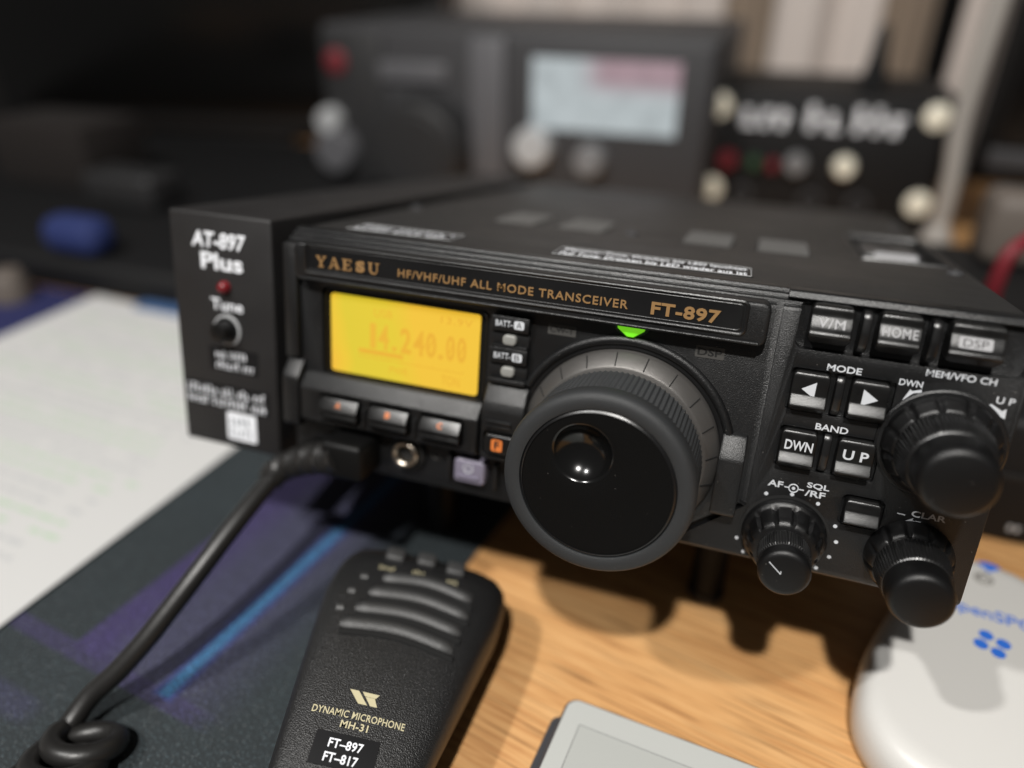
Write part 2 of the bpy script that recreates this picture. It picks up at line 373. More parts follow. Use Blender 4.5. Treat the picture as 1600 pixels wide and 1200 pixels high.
_txt = {}
def text_bm(body, plane, a0, a1, b0, b1, c, bold=0.0, shear=0.0, thick=0.05, rot=0.0, out=-1, bm=None, clip=None, space=1.0):
    """lettering fitted to the box a0..a1 x b0..b1 of a plane"""
    key = (body, bold, shear, space)
    if key not in _txt:
        cu = bpy.data.curves.new('tmp', 'FONT'); cu.body = body; cu.size = 1; cu.resolution_u = 3; cu.offset = bold; cu.shear = shear; cu.space_character = space
        cu.fill_mode = 'FRONT'; cu.align_x = 'LEFT'
        ob = bpy.data.objects.new('tmp', cu); C.objects.link(ob)
        dg = bpy.context.evaluated_depsgraph_get(); me = bpy.data.meshes.new_from_object(ob.evaluated_get(dg))
        bpy.data.objects.remove(ob); bpy.data.curves.remove(cu); _txt[key] = me
    me = _txt[key]
    xs = [v.co.x for v in me.vertices]; ys = [v.co.y for v in me.vertices]
    x0, x1, y0, y1 = min(xs), max(xs), min(ys), max(ys)
    b = bmesh.new(); b.from_mesh(me)
    bmesh.ops.dissolve_limit(b, angle_limit=R(1), verts=b.verts[:], edges=b.edges[:])
    r = bmesh.ops.extrude_face_region(b, geom=b.faces[:])
    new = {g for g in r['geom'] if isinstance(g, bmesh.types.BMVert)}
    f = MAPS[plane]; ca, cb = (a0+a1)/2, (b0+b1)/2; cs, sn = math.cos(R(rot)), math.sin(R(rot))
    for v in b.verts:
        u = a0+(v.co.x-x0)/(x1-x0)*(a1-a0)-ca; w = b0+(v.co.y-y0)/(y1-y0)*(b1-b0)-cb
        v.co = f(ca+u*cs-w*sn, cb+u*sn+w*cs, c+(out*thick if v in new else 0))
    return merge(bm, b) if bm is not None else b

def poly_bm(polys, plane, c, thick=0.05, out=-1, bm=None):
    bm = bm if bm is not None else bmesh.new()
    for i, p in enumerate(polys):
        d = 0.004*(i % 7)
        prism(p, plane, c, c+out*(thick+d), bm=bm)
    return bm

def boolean(o, cutter, bevel=0.0, seg=2):
    md = o.modifiers.new('cut', 'BOOLEAN'); md.object = cutter; md.operation = 'DIFFERENCE'; md.solver = 'EXACT'
    if bevel:
        bv = o.modifiers.new('round', 'BEVEL'); bv.width = bevel*S; bv.segments = seg; bv.limit_method = 'ANGLE'; bv.angle_limit = R(35)
        bv.use_clamp_overlap = True
    dg = bpy.context.evaluated_depsgraph_get(); dg.update()
    me = bpy.data.meshes.new_from_object(o.evaluated_get(dg))
    o.modifiers.clear(); old = o.data; o.data = me; bpy.data.meshes.remove(old)
    me.polygons.foreach_set('use_smooth', [True]*len(me.polygons)); me.set_sharp_from_angle(angle=R(32))
    bpy.data.objects.remove(cutter)

def scribble(plane, a0, a1, b0, b1, c, out=-1, seed=1, bm=None, wt=1.0):
    """printing too blurred to read: upright letter-sized strokes in word groups"""
    rnd = random.Random(seed); h = b1-b0; a = a0; polys = []; n = 0; lim = rnd.randint(3, 7)
    while a < a1-0.3*h:
        w_ = h*rnd.uniform(0.14, 0.22)*wt; g_ = h*rnd.uniform(0.20, 0.36); top_ = b1 if rnd.random() < .5 else b0+h*.72
        polys.append([(a, b0), (a+w_, b0), (a+w_, top_), (a, top_)])
        q = rnd.choice((b0, b0+h*.4, top_-h*.16)); polys.append([(a+w_, q), (a+w_+g_*.7, q), (a+w_+g_*.7, q+h*.16), (a+w_, q+h*.16)])
        a += w_+g_+h*0.12; n += 1
        if n >= lim: a += h*0.45; n = 0; lim = rnd.randint(3, 8)
    bm = bm if bm is not None else bmesh.new()
    f = MAPS[plane]
    for p in polys:
        vs = [f(x, y, c+out*0.02) for x, y in p]; ws = [f(x, y, c+out*0.05) for x, y in p]
        V = [bm.verts.new(v) for v in vs+ws]
        bm.faces.new(V[4:8])
        for i in range(4): bm.faces.new((V[i], V[(i+1) % 4], V[4+(i+1) % 4], V[4+i]))
    return bm

# ------------------------------------------------------------------ the desk
desk = finish('desk', rbox(-900, 900, -192, 760, -28, 0, 1.5), M['wood']); desk['kind'] = 'structure'
desk['label'] = 'light oak desk top with visible grain'
wall = finish('wall', rbox(-2200, 2200, 1250, 1290, -800, 1500, 0), M['wall']); wall['kind'] = 'structure'
wall['label'] = 'dim wall behind the desk'
floor = finish('floor', rbox(-2200, 2200, -1500, 1250, -760, -740, 0), M['wall']); floor['kind'] = 'structure'

# ------------------------------------------------------------------ the transceiver
TH = R(10.5)
radio = thing('transceiver', 'black amateur radio transceiver with lit yellow display and large tuning dial', 'radio', (0, 0, 57), (-TH, 0, 0))

case = finish('case', rbox(1, 199, 8.5, 262, 1, 76, 1.2, 3), M['case'], radio)
cut = finish('cutter', rbox(168, 195, 79, 146, 66, 90, 1.0), M['case'], None)
cut.parent = radio; boolean(case, cut, 0.5)
# bright latch in the lid opening; black plates paint its shade
rc_ = finish('recess_floor_shade', rbox(168.2, 194.8, 79.2, 145.8, 65.9, 66.6, 0), M['hole_shade'], radio)
finish('recess_wall_shade', rbox(168.2, 194.8, 144.6, 145.8, 66.7, 75.6, 0), M['hole_shade'], radio)
lt_ = finish('latch', rbox(171.5, 191.5, 104, 134, 66.7, 75.2, 1.6, 3), M['bg_front_l'], radio)
b = prism([(93.5, 72.4), (94.4, 72.0), (101.5, 75.0), (101.2, 75.9)], 'side', 174.5, 188.5)
finish('tab', b, M['bg_tab'], lt_)
finish('recess_edge', bead(rrect(167.8, 195.2, 78.8, 146.2, 1.4), 'top', 76.0, 0.55), M['panel_smooth'], radio)
M['vent'] = mat('vent_louvre_paint', (0.085, 0.083, 0.08), 0.38, spec=0.7)
def vent(x0, x1, y0, y1):
    o = finish('vent', prism(rrect(x0, x1, y0, y1, 0.6), 'top', 75.9, 76.08), M['hole_shade'], radio)
    b = bmesh.new(); n = 6; st = (y1-y0)/n
    for i in range(n): prism([(y0+st*i+0.5, 75.9), (y0+st*i+st*0.52, 77.1), (y0+st*i+st*0.72, 76.9), (y0+st*i+st*0.80, 75.9)], 'side', x0+0.7, x1-0.7, bm=b)
    finish('louvre', b, M['vent'], o)
    return o
for x0, x1 in ((42, 58), (66, 83), (110, 127), (134.5, 152)): vent(x0, x1, 67, 96)
def top_screw(x, y):
    b = vlathe([(75.8, 0), (75.8, 2.6), (76.5, 2.4), (77.0, 1.6), (77.0, 1.0), (76.5, 0.8), (76.5, 0)], x, y, 20)
    finish('screw', b, M['bg_grey'], radio)
top_screw(193.5, 66); top_screw(5, 80); top_screw(92, 74); top_screw(193.5, 200); top_screw(6, 200)

prof = [(9, 0.8), (3.2, 0), (1.2, 0.5), (0.2, 1.6), (0, 3), (0, 71.6), (0.48, 72.4), (1.7, 72.5), (1.7, 72.9), (2.18, 73.7), (3.5, 73.8), (3.5, 74.1), (3.98, 74.9), (5.4, 75.0), (5.4, 75.3), (5.85, 76.0), (9, 76.2)]
fp = finish('front_panel', extrude_x(prof, 0, 200, ends=0.7), M['panel'], radio)
cb = bmesh.new()
prism(rrect(148, 199, 62.4, 75.0, 2.2), 'front', -5, 3.2, bm=cb)                 # tray of the three top keys
prism(rrect(148.6, 173.0, 46.2, 57.6, 1.0), 'front', -5, 1.6, bm=cb)             # mode keys
prism(rrect(148.6, 173.0, 30.4, 41.8, 1.0), 'front', -5, 1.6, bm=cb)             # band keys
prism(rrect(166.9, 177.3, 17.2, 26.0, 1.6), 'front', -5, 1.6, bm=cb)             # small square key
prism(rrect(12.2, 66.8, 31.8, 60.2, 2.0), 'front', -5, 2.6, bm=cb)               # display opening
prism([(-2, -3), (114, -3), (128, 8), (118, 16.4), (7.5, 16.4), (7.5, 14), (-2, 14)], 'front', -5, 2.4, bm=cb)   # recessed jack strip
prism([(142.2, 17.5), (143.9, 16.8), (143.9, 80), (142.2, 80)], 'front', -5, 1.8, bm=cb)          # gap beside the display half
prism([(142.2, 17.3), (143.7, 16.6), (121.0, -2), (118.5, -2), (120.4, 0.4)], 'front', -5, 1.8, bm=cb)      # its slanted foot
cutter = finish('cutter', cb, M['panel']); cutter.parent = radio
boolean(fp, cutter, 0.55)

finish('top_trim', extrude_x([(6, 76.6), (3.0, 76.55), (2.2, 76.2), (1.5, 75.0), (1.4, 74.6), (2.2, 74.4), (6, 74.4)], 144.6, 199.6, bev=0.25), M['panel'], radio)
# hood with the name plate
hood = finish('hood', prism(rrect(5.2, 141.2, 62.2, 73.3, 2.2), 'front', 2, -4.0, 0, 0.9, 3), M['panel'], radio)
finish('lip', rbox(7.0, 139.6, -4.5, -3.0, 62.55, 63.35, 0.38, 3), M['panel'], hood)
pl = finish('nameplate', prism(rrect(9.8, 135.4, 65.0, 72.9, 1.3), 'front', -3.8, -4.15, 0, 0.1, 1), M['panel_smooth'], radio)
b = bead(rrect(9.6, 135.6, 64.8, 73.1, 1.4), 'front', -4.0, 0.5)
bead(rrect(10.6, 134.6, 65.8, 72.3, 1.0), 'front', -4.12, 0.2, bm=b)
finish('rim', b, M['panel_smooth'], pl)
# raised gold lettering, the maker's name in slab serifs
def slab(ch):
    P = {'Y': [[(-.02, 1), (.36, 1), (.36, .91), (-.02, .91)], [(.64, 1), (1.02, 1), (1.02, .91), (.64, .91)], [(.05, .92), (.30, .92), (.60, .42), (.40, .42)], [(.95, .92), (.76, .92), (.50, .42), (.60, .42)], [(.39, .45), (.61, .45), (.61, .05), (.39, .05)], [(.22, .1), (.78, .1), (.78, 0), (.22, 0)]],
         'A': [[(.40, 1), (.60, 1), (1.0, .05), (.74, .05)], [(.40, 1), (.50, .98), (.20, .05), (.08, .05)], [(.24, .36), (.78, .36), (.78, .26), (.24, .26)], [(-.04, .1), (.32, .1), (.32, 0), (-.04, 0)], [(.66, .1), (1.06, .1), (1.06, 0), (.66, 0)]],
         'E': [[(.14, .97), (.40, .97), (.40, .03), (.14, .03)], [(0, 1), (.92, 1), (.92, .9), (0, .9)], [(0, .1), (.95, .1), (.95, 0), (0, 0)], [(.36, .56), (.70, .56), (.70, .46), (.36, .46)], [(.82, .95), (.92, .95), (.92, .70), (.86, .70)], [(.85, .32), (.95, .32), (.95, .05), (.85, .05)], [(.64, .66), (.72, .66), (.72, .36), (.64, .36)]],
         'U': [[(-.04, 1), (.40, 1), (.40, .91), (-.04, .91)], [(.64, 1), (1.04, 1), (1.04, .91), (.64, .91)], [(.06, .95), (.30, .95), (.30, .25), (.06, .3)], [(.78, .95), (.90, .95), (.90, .3), (.78, .25)], [(.06, .3), (.30, .28), (.42, .12), (.30, 0)], [(.30, .0), (.42, .12), (.66, .12), (.70, 0)], [(.66, .12), (.78, .28), (.90, .3), (.70, 0)]]}
    return P[ch]
lt = bmesh.new(); x = 13.3; w = 3.3
for ch in 'YAESU':
    if ch == 'S': text_bm('S', 'front', x+0.2, x+w-0.2, 66.9, 70.2, -4.13, bold=0.05, thick=0.32, bm=lt)
    else: poly_bm([[(x+a*w, 66.9+c*3.3) for a, c in q] for q in slab(ch)], 'front', -4.13, 0.30, bm=lt)
    x += 4.32
text_bm('HF/VHF/UHF ALL MODE TRANSCEIVER', 'front', 40.0, 106.1, 67.2, 69.5, -4.13, bold=0.012, space=1.14, thick=0.30, bm=lt)
text_bm('FT-897', 'front', 112.1, 129.4, 66.7, 70.1, -4.13, bold=0.03, space=1.08, thick=0.34, bm=lt)
finish('lettering', lt, M['gold_ink'], pl)

# display
win = finish('display_window', prism(rrect(12.4, 66.6, 32.0, 60.0, 1.8), 'front', 2.4, 1.2, 0, 0.1, 1), M['window'], radio)
b = bead(rrect(13.0, 66.1, 32.4, 59.7, 2.4, 6), 'front', 0.9, 0.5); finish('rim', b, M['window'], win)
lcd = finish('display', prism(rrect(14.9, 63.9, 33.6, 58.3, 1.0), 'front', 1.6, 0.7), M['lcd'], radio)
t = bmesh.new()
for s, a0, a1 in (('2', 39.2, 43.0), ('4', 43.8, 48.2), ('0', 48.9, 52.6)): pass
def seg_digits(b, mtl_c):
    for s, a0, a1 in mtl_c: text_bm(s, 'front', a0, a1, 43.0, 50.9, 0.66, bold=0.025, thick=0.03, bm=b)
near = bmesh.new(); far = bmesh.new()
seg_digits(far, (('1', 28.4, 30.4), ('4', 31.2, 34.8))); prism(rrect(35.8, 37.4, 43.1, 44.6, .3), 'front', 0.66, 0.63, bm=far)
seg_digits(near, (('2', 38.6, 42.2), ('4', 42.9, 46.6), ('0', 47.0, 50.4), ('0', 53.5, 56.4), ('0', 57.0, 60.0)))
prism(rrect(51.2, 52.6, 43.1, 44.6, .3), 'front', 0.66, 0.63, bm=near)
for a in (47.0, 53.5, 57.0):
    poly_bm([[(a+.5, 44.4), (a+.9, 44.2), (a+2.7, 49.6), (a+2.3, 49.8)]], 'front', 0.65, 0.03, bm=near)
text_bm('13.9V', 'front', 51.6, 61.6, 54.2, 56.4, 0.66, bold=0.01, space=1.15, thick=0.03, bm=near)
text_bm('USB', 'front', 29.8, 35.8, 53.0, 55.6, 0.66, thick=0.03, bm=far)
prism([(24.6, 41.0), (39.6, 41.0), (39.6, 42.4), (24.6, 42.4)], 'front', 0.66, 0.63, bm=near)
prism([(24.6, 39.75), (59.2, 39.75), (59.2, 39.95), (24.6, 39.95)], 'front', 0.66, 0.63, bm=near)
for i in range(8): prism([(24.8+i*4.9, 39.95), (25.0+i*4.9, 39.95), (25.0+i*4.9, 40.5), (24.8+i*4.9, 40.5)], 'front', 0.66, 0.63, bm=near)
text_bm('PWR', 'front', 35.2, 41.4, 35.9, 38.2, 0.66, thick=0.03, bm=far)
text_bm('TON', 'front', 52.4, 58.2, 35.3, 38.3, 0.66, bold=0.0, thick=0.03, bm=near)
finish('digits', near, M['lcd_ink'], lcd); finish('digits', far, M['lcd_ink_far'], lcd)

# ledge under the display with the three soft keys
lp = [(1, 32.6), (-0.5, 32.4), (-1.5, 31.3), (-1.6, 31.1), (-2.8, 29.9), (-2.9, 29.6), (-4.2, 28.3), (-4.35, 27.8), (-4.35, 27.4), (-4.3, 17.6), (-3.6, 16.7), (1, 16.6)]
ledge = finish('key_ledge', extrude_x(lp, 6.2, 66.6, ends=0.5), M['panel'], radio)
cb = bmesh.new()
for x0, x1 in ((13.6, 28.0), (30.8, 45.0), (48.0, 62.2)): prism(rrect(x0, x1, 18.6, 27.2, 1.4), 'front', -8, -2.6, bm=cb)
ct = finish('cutter', cb, M['panel']); ct.parent = radio; boolean(ledge, ct, 0.35)
def soft_key(x0, x1, ch):
    z0, z1 = 19.3, 26.6
    pr = [(-2, z1), (-4.7, z1-0.3), (-6.7, z0+3.6), (-6.7, z0+3.1), (-5.9, z0+2.6), (-6.6, z0+1.2), (-5.4, z0), (-2, z0)]
    k = finish('soft_key', extrude_x(pr, x0, x1, bev=0.28), M['key'], radio)
    L = (x1-x0)/2; c = (x0+x1)/2
    # letter lies on the sloping upper face
    bm = text_bm(ch, 'front', c-0.85, c+0.85, 23.9, 25.5, 0, bold=0.03, thick=0.05)
    for v in bm.verts:
        tt = (z1-0.3-v.co.z)/(z1-0.3-(z0+3.6)); v.co.y += -4.7-2.0*tt-0.04
    finish('lettering', bm, M['orange_ink'], k)
soft_key(14.3, 27.3, 'A'); soft_key(31.5, 44.3, 'B'); soft_key(48.7, 61.5, 'C')
for x in (28.9, 46.1): finish('key_divider', rbox(x, x+1.0, -5.4, -4, 18.6, 25.0, 0.35), M['panel'], radio)

# stepped shoulders either side of the display half
def shoulder(x0, x1, hook):
    pr = [(1, 37.4), (-1.4, 37.0), (-4.2, 32.4), (-4.9, 31.0), (-4.9, 15.4), (-4.2, 14.4), (1, 14.2)]
    return finish('shoulder', extrude_x(pr, x0, x1, bev=0.6), M['panel'], radio)
shoulder(134.8, 141.4, 0)
pr = [(1, 36.2), (-0.9, 35.8), (-4.4, 31.6), (-4.9, 30.4), (-4.9, 15.4), (-4.2, 14.4), (1, 14.2)]
finish('shoulder', extrude_x(pr, 0.2, 6.0, bev=0.6), M['panel'], radio)
finish('side_trim', rbox(0.1, 4.8, -2.2, 1.0, 36.4, 72.4, 0.7), M['panel'], radio)

# battery lamp column
bb = bmesh.new()
rbox(68.2, 79.4, -2.4, 1, 55.6, 60.0, 0.4, bm=bb); rbox(68.2, 79.4, -1.2, 1, 50.9, 55.55, 0.2, bm=bb)
rbox(68.2, 79.4, -2.4, 1, 46.2, 50.85, 0.4, bm=bb); rbox(68.2, 79.4, -1.2, 1, 41.6, 46.15, 0.2, bm=bb)
rbox(68.2, 79.4, -2.6, 1, 39.9, 41.55, 0.4, bm=bb); 
finish('battery_lamp_block', bb, M['panel'], radio)
for zz in (53.1, 43.7):
    bl = finish('battery_lamp', prism(rrect(71.8, 75.9, zz-1.55, zz+1.55, 1.25), 'front', -1.0, -2.5, 0, 0.6, 3), M['silver'], radio)
    rz = zz+3.5
finish('battery_ledge', rbox(68.6, 79.0, -2.1, 0.5, 50.6, 51.5, 0.3), M['panel_smooth'], radio)
lb = bmesh.new(); ib = bmesh.new(); db = bmesh.new()
for a in (0, 1):
    z0 = (57.0, 47.6)[a]; ch = 'AB'[a]
    text_bm('BATT-', 'front', 69.6, 74.6, z0, z0+1.75, -2.42, bold=0.015, space=1.1, thick=0.04, bm=lb)
    prism(rrect(75.0, 78.0, z0-0.35, z0+2.05, 0.6), 'front', -2.38, -2.44, bm=lb)
    text_bm(ch, 'front', 75.75, 77.3, z0, z0+1.7, -2.44, bold=0.0, thick=0.03, bm=db)
finish('lettering', lb, M['white_ink'], radio); finish('lettering', db, M['dark_ink'], radio)
pr = [(1, 39.8), (-1.2, 39.4), (-2.6, 37.6), (-4.4, 34.8), (-5.0, 32.4), (-5.1, 30), (-5.1, 17.4), (-4.4, 16.6), (1, 16.6)]
fcol = finish('function_column', extrude_x(pr, 67.8, 80.6, bev=0.5), M['panel'], radio)
cb = bmesh.new(); prism(rrect(68.7, 79.6, 18.5, 26.2, 1.6), 'front', -9, -3.2, bm=cb); ct = finish('cutter', cb, M['panel']); ct.parent = radio
boolean(fcol, ct, 0.35)
b = rbox(69.4, 77.2, -5.9, -5, 28.6, 29.7, 0.35); rbox(69.4, 77.2, -5.7, -5, 27.2, 28.3, 0.35, bm=b); finish('bar_mark', b, M['panel_smooth'], radio)
fk = finish('function_key', prism(rrect(69.4, 79.0, 19.2, 25.6, 1.5), 'front', -3, -6.4, 0, 0.7, 3), M['key'], radio)
b = prism(rrect(71.8, 75.2, 20.6, 24.3, 0.7), 'front', -6.35, -6.46); finish('badge', b, M['orange_ink'], fk)
finish('lettering', text_bm('F', 'front', 72.8, 74.4, 21.2, 23.8, -6.47, bold=0.03, thick=0.03), M['dark_ink'], fk)

# jack strip: earphone socket, power key
b = lathe([(2.6, 6.2), (0.6, 6.0), (0.2, 5.2), (0.8, 4.4), (2.6, 4.3)], 41.4, 10.2, 40); finish('jack_surround', b, M['panel_smooth'], radio)
jk = finish('earphone_jack', lathe([(2.6, 4.3), (-0.6, 4.3), (-1.0, 3.9), (-1.0, 3.3), (-0.6, 2.9), (2.0, 2.8), (6, 2.7)], 41.4, 10.2, 40), M['brass'], radio)
finish('socket', lathe([(1.5, 2.83), (1.5, 0)], 41.4, 10.2, 24), M['hole_shade'], jk)  # black disc paints the dark inside the jack
finish('lettering', text_bm('PHONES', 'front', 47.2, 55.0, 14.6, 16.0, 2.36, thick=0.03), M['grey_ink'], radio)
b = bead(rrect(49.6, 52.2, 9.6, 13.0, 1.1), 'front', 2.36, 0.22); finish('earphone_mark', b, M['grey_ink'], radio)
pk = finish('power_key', prism(rrect(58.4, 68.4, 5.4, 13.2, 1.3), 'front', 2.6, -1.2, 0, 0.8, 3), M['power'], radio)
finish('bar', rbox(59.6, 66.8, -1.9, -1.0, 7.2, 8.2, 0.35), M['power'], pk)
arc = [(63.2+1.5*math.cos(R(a)), 10.6+1.5*math.sin(R(a))) for a in range(130, 411, 20)]
b = bead(arc, 'front', -1.24, 0.15, closed=False); bead([(63.2, 10.6), (63.2, 12.4)], 'front', -1.24, 0.15, bm=b, closed=False)
finish('power_mark', b, M['white_ink'], pk)
finish('key_guard', rbox(55.6, 57.0, -0.2, 3, 4.8, 13.4, 0.4), M['panel_smooth'], radio)
finish('key_guard', rbox(70.6, 72.0, -0.2, 3, 4.2, 13.0, 0.4), M['panel_smooth'], radio)
finish('lettering', poly_bm([[(54.2+3*i, 62), (56+3*i, 62), (56+3*i, 62.01), (54.2+3*i, 62.01)] for i in range(1)], 'front', 3, 0.01), M['grey_ink'], radio)

# tuning dial
DX, DZ = 107.4, 27.7
surround = [(DX+30.2*math.cos(R(a)), DZ+30.2*math.sin(R(a))) for a in range(14, 158, 3)]
finish('dial_surround', bead(surround, 'front', -0.4, 1.3, 10, closed=False), M['panel'], radio)
finish('dial_well', lathe([(1.5, 29.6), (-0.6, 29.2), (-0.6, 27.9), (0.6, 27.8)], DX, DZ, 96), M['panel_smooth'], radio)
NT = 100
def diam(i, y, t):
    k = (y+8.4)/1.30
    return 0.58*(abs(((t*NT/(2*math.pi)) % 1)*2-1)+abs((k % 1)*2-1)-1)
rows = [(-6.5, 22.6), (-8.0, 23.3)]+[(-8.4-0.26*i, 23.35) for i in range(49)]+[(-21.2, 23.2), (-21.4, 22.8), (-22.0, 22.8)]
dial = finish('tuning_dial', lathe(rows, DX, DZ, NT*5, lambda i, y, t: diam(i, y, t) if 2 <= i < 51 else 0), M['rubber'], radio, sharp=80)
sk = finish('scale_ring', lathe([(1, 27.5), (-1.6, 27.5), (-2.3, 27.0), (-5.8, 24.6), (-6.2, 23.8), (-6.2, 20)], DX, DZ, 128), M['skirt'], dial)
tk = bmesh.new()
for a in range(0, 360, 18):
    t = R(a+6); c, s = math.cos(t), math.sin(t)
    P0 = Vector((DX+27.15*c, -2.35, DZ+27.15*s)); P1 = Vector((DX+24.5*c, -6.05, DZ+24.5*s))
    tube([P0, P1], 0.16, 6, bm=tk)
finish('scale_marks', tk, M['groove'], dial)
finish('rim', lathe([(-21.8, 22.6), (-22.3, 23.6), (-23.4, 24.3), (-26.2, 24.5), (-27.8, 24.2), (-28.6, 23.4), (-28.9, 22.4), (-28.9, 20.6), (-28.6, 19.95), (-27.0, 19.7)], DX, DZ, 128), M['rubber'], dial)
finish('bright_edge', lathe([(-27.6, 19.9), (-28.25, 19.8), (-28.75, 19.25), (-28.8, 19.1), (-28.4, 19.0)], DX, DZ, 128), M['panel_smooth'], dial)
# face with the finger dimple pressed into it
DCX, DCZ, DR, DEP = 103.1, 35.4, 7.7, 4.4
def face_mesh():
    b = bmesh.new(); n = 72; rows = []; r0 = 19.15
    RR = (DR*DR+DEP*DEP)/(2*DEP)
    yf = -28.4
    for i in range(17):
        r = DR*i/16; d = math.sqrt(max(0, RR*RR-r*r))-(RR-DEP)
        if i == 0: rows.append([b.verts.new((DCX, yf+d, DCZ))]); continue
        rows.append([b.verts.new((DCX+r*math.cos(2*math.pi*k/n), yf+d, DCZ+r*math.sin(2*math.pi*k/n))) for k in range(n)])
    for i in range(1, 7):
        row = []
        for k in range(n):
            a = 2*math.pi*k/n; c, s = math.cos(a), math.sin(a); ox, oz = DCX-DX, DCZ-DZ
            B = ox*c+oz*s; tb = -B+math.sqrt(B*B-(ox*ox+oz*oz-r0*r0)); r = DR+(tb-DR)*i/6 if i > 1 else DR+0.35
            row.append(b.verts.new((DCX+r*c, yf-(0.10 if i == 1 else 0.12), DCZ+r*s)))
        rows.append(row)
    ids = []
    for j, (p, q) in enumerate(zip(rows, rows[1:])):
        for k in range(n):
            k2 = (k+1) % n
            f = b.faces.new((p[0], q[k], q[k2])) if len(p) == 1 else b.faces.new((p[k], p[k2], q[k2], q[k]))
            f.material_index = 1 if j < 17 else 0
    return b
face = finish('dial_face', face_mesh(), M['disc'], dial, sharp=60); face.data.materials.append(M['dimple'])

# indicator lamp and the two dim legends above the dial
led = finish('indicator_lamp', prism([(103.3, 62.6), (111.2, 62.6), (110.8, 61.2), (108.2, 59.2), (106.4, 59.2), (103.7, 61.2)], 'front', 0.5, -2.4, 0, 0.8, 2), M['led_green'], radio)
finish('lamp_socket', prism([(102.4, 62.6), (112.1, 62.6), (111.7, 60.7), (108.6, 58.5), (106.0, 58.5), (102.8, 60.7)], 'front', 0.6, -0.7, 0, 0.3, 2), M['lens_rim'], radio)
for s, a0, a1, z0, z1 in (('CW-T', 84.8, 91.6, 56.9, 58.7), ('DSP', 125.0, 131.2, 56.9, 58.9)):
    pt = finish('legend_window', prism(rrect(a0-.6, a1+.6, z0-.6, z1+.6, .3), 'front', 0.2, -0.12), M['grey_ink'], radio)
    finish('lettering', text_bm(s, 'front', a0, a1, z0, z1, -0.13, bold=0.02, thick=0.03), M['dark_ink'], pt)

# the right-hand keys: rounded outline, face swept along a side profile
def soften(P, n=2):
    for _ in range(n):
        Q = [P[0]]
        for a, b in zip(P, P[1:]):
            Q += [(a[0]*.75+b[0]*.25, a[1]*.75+b[1]*.25), (a[0]*.25+b[0]*.75, a[1]*.25+b[1]*.75)]
        P = Q+[P[-1]]
    return P
def swept_key(name, x0, x1, prof, r=1.5, e=0.45, back=3.0):
    """prof: (y, z) from the top edge down to the bottom edge"""
    prof = soften(prof); z1, z0 = prof[0][1], prof[-1][1]; b = bmesh.new(); rows = []
    offs = [(0, e), (0.10*e, 0.58*e), (0.35*e, 0.22*e), (0.65*e, 0.06*e), (e, 0)]
    dense = [prof[0]]
    for a, q in zip(prof, prof[1:]):
        k = max(1, int(math.hypot(q[0]-a[0], q[1]-a[1])/0.25))
        dense += [(a[0]+(q[0]-a[0])*t/k, a[1]+(q[1]-a[1])*t/k) for t in range(1, k+1)]
    for y, z in dense:
        d = max(0, min(z1-z, z-z0)); ins = r-math.sqrt(max(0, r*r-(r-d)**2)) if d < r else 0
        xs = [(x0+ins+o, y+q) for o, q in offs]+[(x1-ins-o, y+q) for o, q in offs[::-1]]
        rows.append([b.verts.new((x, yy, z)) for x, yy in xs])
    for p, q in zip(rows, rows[1:]):
        for k in range(len(p)-1): b.faces.new((p[k], p[k+1], q[k+1], q[k]))
    loop = [rw[0] for rw in rows]+rows[-1][1:]+[rw[-1] for rw in rows[::-1]][1:]+rows[0][1:-1][::-1]
    bk = [b.verts.new((v.co.x, back, v.co.z)) for v in loop]; n_ = len(loop)
    for k in range(n_): b.faces.new((loop[k], loop[(k+1) % n_], bk[(k+1) % n_], bk[k]))
    return finish(name, b, M['key'], radio, sharp=50)
def on_slope(bm, za, ya, zb, yb):
    for v in bm.verts: v.co.y += ya+(yb-ya)*(za-v.co.z)/(za-zb)-0.03
    return bm
for s_, x0, x1, tx0, tx1 in (('V/M', 150.4, 160.1, 152.2, 158.3), ('HOME', 165.7, 175.1, 166.5, 174.2), ('DSP', 180.9, 192.3, 183.6, 188.8)):
    z0, z1 = 64.8, 74.5
    k = swept_key('memory_key', x0, x1, [(0.6, z1), (-1.4, z1-.05), (-2.1, z1-.7), (-2.05, z1-2.5), (-2.35, z1-3.2), (-3.35, z0+4.3), (-3.5, z0+3.3), (-3.85, z0+2.7), (-3.8, z0+2.2), (-2.2, z0+0.9), (-1.2, z0)])
    sl = (71.6, -2.25, 69.1, -3.40)
    if s_ == 'DSP':
        bx = prism(rrect(182.7, 189.7, 69.0, 71.5, .4), 'front', 0, -0.06); finish('badge', on_slope(bx, *sl), M['grey_badge'], k)
        t = text_bm(s_, 'front', tx0, tx1, 69.4, 71.1, -0.07, thick=0.03); finish('lettering', on_slope(t, *sl), M['dark_ink'], k)
    else:
        t = text_bm(s_, 'front', tx0, tx1, 69.2, 71.4, 0, bold=0.008, space=1.12, thick=0.05); finish('lettering', on_slope(t, *sl), M['grey_badge'], k)
def divider(x, z0, z1, y=-2.6):
    pr = [(3, z1), (y+0.8, z1), (y, z1-1.2), (y-0.5, (z0+z1)/2), (y, z0+1.6), (y+1.2, z0), (3, z0)]
    finish('key_divider', extrude_x(pr, x-1.05, x+1.05, bev=0.5), M['panel_smooth'], radio)
divider(163.0, 64.0, 74.0); divider(178.0, 64.0, 74.0)
def wedge_key(name, x0, x1, z0, z1, lip=2.3, band=2.2):
    zl = z0+lip; zt = zl+band
    return swept_key(name, x0, x1, [(0.8, z1), (-1.3, z1-.05), (-2.0, z1-.7), (-2.0, zt+.5), (-2.1, zt+.1), (-2.0-0.64*band, zl), (-2.05-0.64*band, zl-.35), (-1.6, z0+.5), (-0.6, z0)])
k = wedge_key('mode_key', 149.2, 158.0, 46.5, 57.2)
